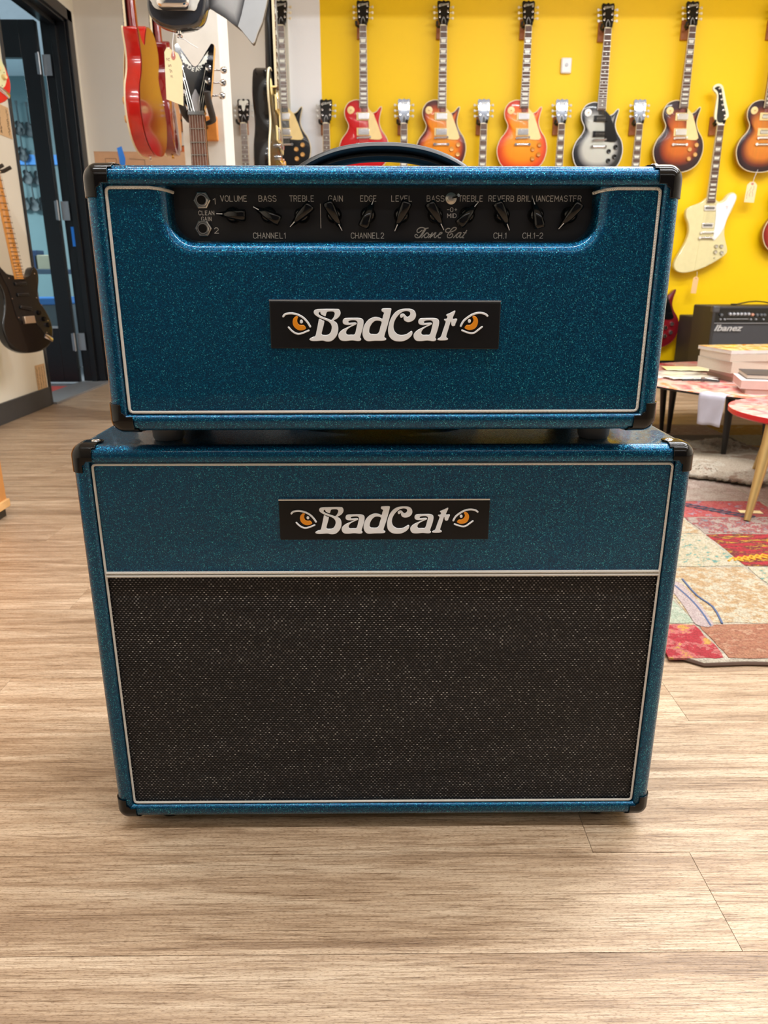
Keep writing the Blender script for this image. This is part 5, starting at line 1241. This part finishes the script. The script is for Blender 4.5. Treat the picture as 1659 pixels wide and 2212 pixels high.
obj('lid', MB().box((-.235, -.165, .50), (.235, .165, .55)), mat('blue_lid', (60, 140, 226), .4), crate, bevel=.012)

# ================================================================ RIGHT SIDE: AMPLIFIER, TABLES, BOOKS, RUG
TX = mat('black_textured_vinyl', (46, 44, 44), .5, bump=.5, bs=700)
am = empty('combo_amplifier', (2.06, 4.65, 0), (0, 0, 0), 'black combo amplifier with grey knobs and silver logo by the yellow wall', 'amplifier', 'black amplifiers by the yellow wall')
AW, AD, AH = .66, .30, .535
fm = MB()
shell = box_shell(AW/2, 0.02, AH, AD, .018, .008, .004, .010, .045)
obj('body', shell, TX, am, loc=(AW/2, 0, 0))
for sx in (0, AW):
    for z in (.02, AH): 
        obj('corner_protector', MB().box((-.022, -.003, -.022), (.022, .040, .022)), mat('grey_black_corner', (70, 70, 74), .35), am, loc=(sx+(.019 if sx == 0 else -.019), 0, z+(-.019 if z > .1 else .019)), bevel=.009)
obj('speaker_grille', MB().box((.018, .012, .04), (AW-.018, .02, AH-.10)), mat('dark_grey_grille', (62, 62, 66), .75, bump=.5, bs=500), am)
obj('grille_trim', MB().box((.018, .004, AH-.104), (AW-.018, .014, AH-.099)), mat('grey_trim_bead', (132, 132, 134), .4), am)
cp = obj('control_panel', MB().box((.018, .030, AH-.097), (AW-.018, .036, AH-.016)), BLACK, am)
mm_ = .00288
def ax(px): return at(px, 690, 4.66).x-2.06
zk = AH-.058
kn = cached('ampk', lambda: MB().lathe([(.011, 0), (.0095, .010), (.0085, .016), (.006, .018)], 14, 'y').mesh('knob'))
sk = MB().lathe([(.007, 0), (.006, .004), (.004, .010)], 12, 'y').mesh('jack')
GK = mat('silver_grey_knob', (176, 178, 184), .35, .3)
for i in range(6): obj('knob', kn, GK, am, loc=(ax(1577.5+8.0*i), .030, zk+.010))
obj('knob', kn, mat('copper_knob', (206, 150, 128), .35, .3), am, loc=(ax(1626), .030, zk+.006)); 
for x in (1559, 1636, 1645, 1652): obj('knob', kn, mat('dark_grey_knob', (90, 92, 96), .35), am, loc=(ax(x), .030, zk+.004))
for x in (1559, 1568, 1625, 1636, 1652): obj('jack', sk, GK, am, loc=(ax(x), .030, zk-.022))
obj('silver_line', MB().box((ax(1572), .0285, zk-.0215), (ax(1620), .0302, zk-.0180)), GK, am)
tl = text_me('Ibanez', .052, .006, .35, 1.25, 'logo', bold=.0012)
obj('logo', tl, mat('silver_logo', (196, 198, 202), .35, .5), am, loc=(ax(1573), .010, AH-.132))
hh = empty('handle', (AW/2, .15, AH)); hh.parent = am
obj('strap', MB().tube([(-.14, 0, .002), (-.10, 0, .010), (-.05, 0, .020), (0, 0, .024), (.05, 0, .020), (.10, 0, .010), (.14, 0, .002)], .014, 10, up=(0,0,1), ry=.004), mat('black_vinyl_strap', (30, 31, 33), 0.38, bump=0.15), hh)
for s in (-1, 1): obj('end_cap', MB().box((s*.14-.014, -.014, 0), (s*.14+.014, .014, .010)), PLAST, hh, bevel=.003)
for sx in (.05, AW-.05):
    for sy in (.04, AD-.04): obj('foot', MB().lathe([(.014, 0), (.016, .004), (.016, .021)], 12, 'z', (sx, sy, 0)), RUBBER, am)
am2 = empty('combo_amplifier', (2.10, 4.98, 0), (0, 0, 0), 'lower black amplifier cabinet behind the combo amplifier, only its left edge showing', 'amplifier', 'black amplifiers by the yellow wall')
obj('body', box_shell(.30, 0.015, .455, .29, .018, .008, .004, .010, .045), TX, am2, loc=(.30, 0, 0))
obj('speaker_grille', MB().box((.018, .012, .033), (.582, .02, .437)), mat('dark_grey_grille', (62, 62, 66), .75, bump=.5, bs=500), am2)
for z in (.034, .436): obj('corner_protector', MB().box((-.022, -.003, -.022), (.022, .04, .022)), PLAST, am2, loc=(.019, 0, z), bevel=.009)
for sx in (.05, .55):
    for sy in (.04, .25): obj('foot', MB().lathe([(.014, 0), (.016, .016)], 12, 'z', (sx, sy, 0)), RUBBER, am2)

# rug
RX0, RX1, RY0, RY1 = .555, 2.9, 1.258, 3.60
rug = empty('patchwork_rug', (RX0, RY0, 0), label='worn patchwork wool rug of red, cream and mint squares on the wood floor', cat='rug')
def rough_rect(w_, h_, n=10, amp=.004, seed=1, corner=0.0):
    r_ = random.Random(seed); pts = []
    for (a, b) in (((0,0),(w_,0)), ((w_,0),(w_,h_)), ((w_,h_),(0,h_)), ((0,h_),(0,0))):
        for i in range(n):
            t = i/n; pts.append((a[0]+(b[0]-a[0])*t+r_.uniform(-amp, amp), a[1]+(b[1]-a[1])*t+r_.uniform(-amp, amp)))
    return pts
def flat(poly, z0, z1):
    b = MB(); n = len(poly); b.v = [(x, y, z0) for x, y in poly] + [(x, y, z1) for x, y in poly]
    b.f = [tuple(range(n-1, -1, -1)), tuple(range(n, 2*n))] + [(i, (i+1)%n, n+(i+1)%n, n+i) for i in range(n)]; return b
base = rough_rect(RX1-RX0, RY1-RY0, 30, .004, 2)
base = [(x+(.03*max(0, 1-math.hypot(x, y)/.07)), y+(.03*max(0, 1-math.hypot(x, y)/.07))) for x, y in base]
obj('rug_base', flat(base, 0, .009), patch_mat('rug_seam_wool', [(214, 202, 180), (200, 188, 168), (226, 216, 196)], 30), rug, smooth=0)
obj('rug_edge', MB().tube([(x, y, .0045) for x, y in base], .0045, 6, True, up=(0,0,1)), mat('dark_rug_selvedge', (96, 74, 62), .9), rug)
P_ = {
 'red': patch_mat('rug_red_floral', [(196, 50, 62), (220, 120, 116), (232, 176, 84)], 26), 'pinkred': patch_mat('rug_faded_red', [(214, 110, 104), (206, 80, 84), (190, 160, 170)], 30),
 'rust': patch_mat('rug_rust', [(196, 136, 104), (186, 120, 92), (214, 164, 132)], 20, stretch=(1, 2, 1)), 'cream': patch_mat('rug_cream', [(222, 210, 180), (214, 200, 166), (232, 222, 198)], 22),
 'mint': patch_mat('rug_mint', [(206, 212, 188), (192, 206, 182), (220, 222, 202)], 14), 'teal': patch_mat('rug_teal_speckle', [(226, 216, 190), (222, 206, 170), (120, 176, 166)], 60),
 'tan': patch_mat('rug_tan_speckle', [(228, 216, 188), (216, 184, 142), (206, 168, 120)], 50), 'bold': patch_mat('rug_bold_red', [(196, 40, 52), (120, 34, 40), (226, 168, 48)], 22, stretch=(1, 3, 1)),
 'brown': patch_mat('rug_taupe', [(214, 196, 180), (200, 176, 162), (224, 204, 190)], 12), 'yellow': patch_mat('rug_mustard', [(228, 178, 74), (222, 164, 56), (232, 196, 120)], 14),
 'peach': patch_mat('rug_peach', [(230, 186, 150), (222, 168, 132), (200, 90, 74)], 40), 'mauve': patch_mat('rug_mauve', [(206, 96, 104), (196, 120, 134), (150, 140, 180)], 18),
 'pale': patch_mat('rug_pale_pink', [(222, 196, 186), (214, 180, 174), (230, 212, 204)], 24), 'greyred': patch_mat('rug_grey_red', [(196, 178, 166), (176, 92, 92), (150, 152, 156)], 34), 'slate': patch_mat('rug_slate', [(134, 124, 122), (124, 116, 116), (150, 140, 136)], 12)}
xs = [.565, .682, .94, 1.26, 1.62, 2.02, 2.44, 2.88]
ys = [1.268, 1.42, 1.74, 1.99, 2.14, 2.31, 2.56, 2.88, 3.13, 3.35, 3.59]
grid = [['red', 'rust', 'rust', 'cream', 'red', 'teal', 'brown'], ['mint', 'tan', 'teal', 'cream', 'rust', 'red', 'cream'], ['cream', 'teal', 'bold', 'bold', 'cream', 'yellow', 'red'], ['cream', 'tan', 'greyred', 'pinkred', 'bold', 'cream', 'pale'],
        ['peach', 'pinkred', 'pinkred', 'brown', 'red', 'cream', 'mint'], ['pale', 'pale', 'brown', 'brown', 'greyred', 'pinkred', 'teal'], ['brown', 'brown', 'brown', 'greyred', 'brown', 'cream', 'red'],
        ['brown', 'brown', 'brown', 'tan', 'yellow', 'cream', 'pale'], ['mauve', 'mauve', 'yellow', 'slate', 'cream', 'red', 'tan'], ['pale', 'red', 'mauve', 'pale', 'yellow', 'mauve', 'cream']]
sd_ = 10
for j in range(len(ys)-1):
    for i in range(len(xs)-1):
        w_, h_ = xs[i+1]-xs[i]-.007, ys[j+1]-ys[j]-.007; sd_ += 1
        o_ = obj('rug_patch', flat(rough_rect(w_, h_, 6, .0035, sd_), .006, .0098+.0005*((i+j) % 2)), P_[grid[j][i]], rug, loc=(xs[i]+.0035-RX0, ys[j]+.0035-RY0, 0), smooth=0)
# woven bands and outlines on the patches
NAVY = mat('navy_yarn', (70, 86, 120), .9); MAUV = patch_mat('rug_mauve_band', [(216, 196, 192), (208, 186, 184), (222, 206, 200)], 40)
def band(px_pts, wd, m_, z=.0118, name='woven_band'):
    pts = [fl(x, y, z) for x, y in px_pts]; q = [(p.x-RX0, p.y-RY0) for p in pts]
    rb_ = ribbon(smooth2(q, 3, False), wd); obj(name, flat(rb_, .009, z), m_, rug, smooth=0)
band([(1457, 1262), (1490, 1300), (1520, 1345)], .040, MAUV, .0112)
band([(1474, 1250), (1505, 1285), (1540, 1310), (1560, 1345)], .004, NAVY)
band([(1458, 1264), (1490, 1292), (1515, 1320), (1535, 1350)], .004, NAVY)
for k in range(9):
    a = fl(1480+k*17, 1090+k*3.2, .0112); q_ = [(a.x-RX0+.022*math.cos(t)-.0, a.y-RY0+.010*math.sin(t)) for t in [i*PI/4 for i in range(8)]]
    b = MB(); b.tube([(x, y, 0.0112) for x, y in q_], .0017, 4, True, up=(0,0,1)); obj('chain_motif', b, mat('dark_slate_yarn', (66, 70, 84), .9), rug)
for k in range(6):
    a = fl(1590+k*13, 1212-k*1.5, .0112); b = MB(); b.tube([(a.x-RX0-.02, a.y-RY0, 0.0112), (a.x-RX0, a.y-RY0+.022, 0.0112), (a.x-RX0+.02, a.y-RY0, 0.0112)], .0035, 4, up=(0,0,1)); obj('zigzag_motif', b, mat('mustard_yarn', (222, 160, 50), .9), rug)

# sheepskin
sk_ = empty('sheepskin', (1.02, 2.45, .0105), label='shaggy grey-beige sheepskin lying rumpled on the rug under the tables', cat='sheepskin')
FUR = patch_mat('sheepskin_wool', [(212, 196, 174), (228, 216, 196), (184, 156, 134)], 7)
import mathutils.noise as mn
SX, SYY = .66, .74
hm = lambda x, y: .014+.020*mn.noise(Vector((x*5, y*5, 1)))+.034*max(0, mn.noise(Vector((x*2.2+3, y*4.0, 4))))
def inside(x, y):
    u, v = (x-SX/2)/(SX/2), (y-SYY/2)/(SYY/2); a = math.atan2(v, u); return math.hypot(u, v) < .84+.10*math.sin(3*a+1)+.07*math.sin(7*a)
b = MB(); nx_, ny_ = 34, 48; idx = {}
for j in range(ny_+1):
    for i in range(nx_+1):
        x, y = SX*i/nx_, SYY*j/ny_
        idx[i, j] = len(b.v); b.v.append((x, y, hm(x, y)))
for j in range(ny_):
    for i in range(nx_):
        if inside(SX*(i+.5)/nx_, SYY*(j+.5)/ny_): b.f.append((idx[i,j], idx[i+1,j], idx[i+1,j+1], idx[i,j+1]))
skin_o = obj('hide', b, FUR, sk_, smooth=60)
md = skin_o.modifiers.new('s', 'SOLIDIFY'); md.thickness = .012; md.offset = -1
rf = random.Random(5); b = MB()
for k in range(15000):
    x, y = rf.uniform(0, SX), rf.uniform(0, SYY)
    if not inside(x, y): continue
    z = hm(x, y); a = 2.2*mn.noise(Vector((x*4, y*4, 9)))*PI+rf.uniform(-.5, .5); l = rf.uniform(.018, .034)
    dx, dy = math.cos(a)*l, math.sin(a)*l; px2, py2 = -math.sin(a)*.0011, math.cos(a)*.0011
    b.add([(x-px2, y-py2, z), (x+px2, y+py2, z), (x+dx*.55, y+dy*.55, z+l*.38), (x+dx, y+dy, z+l*.26)], [(0,1,2), (0,2,3)])
fo = obj('fleece', b, FUR, sk_, smooth=0); fo['kind'] = 'stuff'

# tables
TZ = .285
TC, TR = (1.785, 3.245), .672
def pic_mat(name, cols, scale):
    m, N, L, P = newmat(name); tc = N.new('ShaderNodeTexCoord')
    v = N.new('ShaderNodeTexNoise'); v.inputs['Scale'].default_value = scale; v.inputs['Detail'].default_value = 5; v.inputs['Distortion'].default_value = 1.2; L.new(tc.outputs['Object'], v.inputs['Vector'])
    n = len(cols); r = ramp(N, [(.3+.4*i/(n-1), rgb(*c)) for i, c in enumerate(cols)]); L.new(v.outputs['Fac'], r.inputs[0]); L.new(r.outputs[0], P.inputs['Base Color'])
    P.inputs['Roughness'].default_value = .25; P.inputs['Coat Weight'].default_value = .5; return m
COLL = pic_mat('printed_pink_tabletop', [(184, 44, 58), (218, 112, 114), (220, 156, 146), (214, 184, 176), (212, 140, 96), (190, 84, 88)], 7)
COLL2 = pic_mat('printed_rose_tabletop', [(190, 34, 48), (222, 130, 142), (226, 186, 180), (206, 70, 84), (224, 160, 152)], 11)
t1 = empty('coffee_table', (TC[0], TC[1], .0108), label='large low round table with pink printed top and black tapered legs', cat='table', group='low round tables')
obj('tabletop', MB().lathe([(TR-.004, TZ-.0108-.010), (TR, TZ-.0108-.008), (TR, TZ-.0108-.001)], 72, 'z'), mat('black_table_edge', (18, 16, 16), .35), t1)
obj('printed_top', MB().lathe([(TR-.001, TZ-.0108-.0012), (TR-.003, TZ-.0108)], 72, 'z'), COLL, t1)
def leg(par, top, bot, m_, r0=.018, r1=.009, nm='leg'):
    obj(nm, MB().cyl((top[0], top[1], top[2]), (bot[0], bot[1], bot[2]), r0, r1, 16), m_, par)
BT = mat('black_tapered_leg', (16, 15, 15), .4)
LG = [((1.327, 3.415), (1.355, 3.447)), ((1.354, 3.36), (1.368, 3.394)), ((1.386, 2.87), (1.392, 2.875)), ((1.50, 2.80), (1.512, 2.784)), ((2.2, 2.92), (2.25, 2.87)), ((2.15, 3.6), (2.2, 3.66))]
for a, c_ in LG: leg(t1, (a[0]-TC[0], a[1]-TC[1], TZ-.024), (c_[0]-TC[0], c_[1]-TC[1], 0.0), BT)
SZ = .312; SC, SR = (1.408, 2.305), .27
t2_ = empty('coffee_table', (SC[0], SC[1], .0108), label='small low round table with red rim and gold tapered leg at the right edge', cat='table', group='low round tables')
obj('tabletop', MB().lathe([(SR-.006, SZ-.0108-.020), (SR, SZ-.0108-.015), (SR, SZ-.0108-.001)], 64, 'z'), mat('red_table_edge', (206, 26, 36), .3), t2_)
obj('printed_top', MB().lathe([(SR-.001, SZ-.0108-.0012), (SR-.003, SZ-.0108)], 64, 'z'), COLL2, t2_)
BR = mat('brushed_brass_leg', (190, 158, 100), .35, .55)
for a, c_ in (((1.200, 2.19), (1.120, 2.104)), ((1.60, 2.20), (1.70, 2.11)), ((1.40, 2.52), (1.40, 2.64))): leg(t2_, (a[0]-SC[0], a[1]-SC[1], SZ-.033), (c_[0]-SC[0], c_[1]-SC[1], 0), BR, .021, .0095)

# books on the table
def book(label, x, y, z, w_, d_, h_, rz, cover, pages, grp='books stacked on the low table', hard=False):
    r = empty('book', (x, y, z), (0, 0, rz), label, 'book', grp)
    c_ = .0022 if hard else .0009
    ov = .003 if hard else 0
    obj('pages', MB().box((.002, ov, c_), (w_-ov, d_-ov, h_-c_)), pages, r)
    cv = MB(); cv.box((0, 0, 0), (w_, d_, c_)); cv.box((0, 0, h_-c_), (w_, d_, h_)); cv.box((0, d_-c_-.0002, 0), (w_, d_, h_)) if False else cv.box((w_-c_, 0, 0), (w_, d_, h_))
    obj('cover', cv, cover, r)
    return r
PG = mat('book_page_block', (200, 186, 170), .8, var=.08, vs=300); PG2 = mat('pinkish_page_block', (200, 166, 156), .8, var=.08, vs=300); PG3 = mat('tan_page_block', (184, 154, 138), .8, var=.06, vs=300)
z = TZ
bx, by = fl(1546, 829, TZ).x+.065, fl(1546, 829, TZ).y+.02
specs = [('tan paged book with blue cover at the bottom of the big stack', .30, .24, .016, .10, mat('navy_book_cover', (70, 80, 120), .4), PG3, .03, .0),
         ('thin rose paged book second from the bottom of the big stack', .27, .22, .015, .05, mat('rose_book_cover', (214, 150, 140), .4), PG2, .02, .0112),
         ('thick cream paged book in the middle of the big stack', .34, .25, .036, .16, mat('cream_book_cover', (236, 228, 206), .4), PG, .00, .0),
         ('white paged paperback under the magazine on the big stack', .33, .24, .024, .12, mat('grey_book_cover', (170, 168, 166), .4), PG, -.01, .0),
         ('glossy yellow-brown magazine lying on top of the big stack', .34, .25, .012, .14, pic_mat('magazine_cover', [(214, 170, 40), (200, 90, 40), (236, 220, 190), (230, 190, 60), (150, 90, 50)], 12), mat('white_page_block', (214, 210, 206), .7), -.01, .0)]
for lab, w_, d_, h_, rz, cv, pg, dx, dy in specs:
    h_ *= 1.3; book(lab, bx+dx, by+dy, z, w_, d_, h_, rz, cv, pg); z += h_+.0003
b2 = fl(1612, 852, TZ)
z = TZ
for lab, w_, d_, h_, rz, cv, pg, dx, dy, hd_ in [('pink paged book under the small stack at the right edge', .26, .20, .020, -.30, mat('pink_book_cover', (226, 160, 170), .4), PG2, .0, 0, False),
        ('thick pinkish white book in the small stack at the right edge', .28, .21, .032, -.30, mat('blush_book_cover', (240, 226, 224), .4), mat('blush_page_block', (212, 180, 172), .8), -.02, .0, False),
        ('dark hardback book on top of the small stack at the right edge', .26, .19, .018, -.28, mat('charcoal_hardback', (48, 50, 56), .4), PG, .012, .025, True)]:
    book(lab, b2.x+dx, b2.y+.015+dy, z, w_, d_, h_, rz, cv, pg, 'books stacked on the low table', hd_); z += h_+.0003
def sheet(label, px, py, w_, d_, rz, m_, z=TZ+.0006, nm='magazine', grp='papers on the low table'):
    q = fl(px, py, z); b = MB(); n = 8
    for j in range(n+1):
        for i in range(n+1): b.v.append((w_*(i/n-.5), d_*(j/n-.5), .0012+.004*abs(mn.noise(Vector((i*.5+px, j*.5, 2))))))
    for j in range(n):
        for i in range(n): a = j*(n+1)+i; b.f.append((a, a+1, a+n+2, a+n+1))
    o_ = obj(nm, b, m_, loc=q, rot=(0, 0, rz)); mdd = o_.modifiers.new('s', 'SOLIDIFY'); mdd.thickness = .0012; mdd.offset = 1
    tag(o_, label, 'paper', grp); return o_
sheet('open white magazine on the left part of the pink table', 1450, 808, .30, .22, .3, pic_mat('pale_magazine', [(226, 226, 228), (240, 236, 220), (200, 190, 190), (236, 226, 180)], 8))
sheet('pale yellow sheet lying over the magazine on the pink table', 1496, 797, .26, .16, -.2, pic_mat('yellow_leaflet', [(240, 236, 206), (246, 240, 190), (226, 214, 170)], 6), TZ+.007)
sheet('leaflet with white stripes left of the book stack', 1492, 815, .22, .10, .15, pic_mat('white_leaflet', [(236, 232, 220), (246, 244, 236), (220, 170, 150)], 12), TZ+.007)
# sunglasses-like black multitool and cloth
q = fl(1513, 826, TZ)
gt = empty('capo_clamp', (q.x, q.y, TZ+.002), (0, 0, -.25), 'black and steel clamp tool lying near the front rim of the pink table', 'tool')
obj('handle', MB().tube([(-.075, 0, .006), (0, .004, .008), (.075, -.002, .006)], .006, 8, up=(0,0,1), ry=.005), BLACK, gt)
obj('jaw', MB().tube([(-.03, .018, .010), (.02, .020, .014), (.07, .010, .008)], .0045, 8), NICKEL, gt)
obj('pivot', MB().lathe([(.008, 0), (.008, .016), (.005, .018)], 12, 'z', (.01, .010, 0)), NICKEL, gt)
# white cloth over the rim
pt = []
cx_, cy_ = TC
ang = math.atan2(fl(1535, 853, TZ).y-cy_, fl(1535, 853, TZ).x-cx_)
b = MB(); nu, nv = 10, 14
for j in range(nv+1):
    for i in range(nu+1):
        s_ = (i/nu-.5)*.108; t = j/nv*.17
        if t < .05: r_, z_ = TR-.05+t, TZ+.0012+.0015*math.sin(i*1.3)
        else: r_, z_ = TR+.005+.004*math.sin(i*.9+j*.4)*(t-.05)/.1, TZ+.0012-(t-.05)*(1.0+.012*math.sin(i*.8))
        a = ang+s_/TR*(1-.15*j/nv)
        b.v.append((cx_+math.cos(a)*r_, cy_+math.sin(a)*r_, z_))
for j in range(nv):
    for i in range(nu): a = j*(nu+1)+i; b.f.append((a, a+1, a+nu+2, a+nu+1))
cl = obj('cloth', b, mat('white_lens_cloth', (184, 182, 196), .7), smooth=80); mdd = cl.modifiers.new('s', 'SOLIDIFY'); mdd.thickness = .001; mdd.offset = 0
tag(cl, 'small white cloth hanging over the front rim of the pink table', 'cloth')
# card on the rug
q = fl(1621, 1104, .014)
cdp = obj('paper_slip', MB().box((-.034, -.014, 0), (.034, .014, .0012)), mat('cream_slip', (232, 214, 160), .8), loc=(q.x, q.y, .0110), rot=(0, 0, -.12)); tag(cdp, 'small cream paper slip on the rug beside the gold table leg', 'paper')
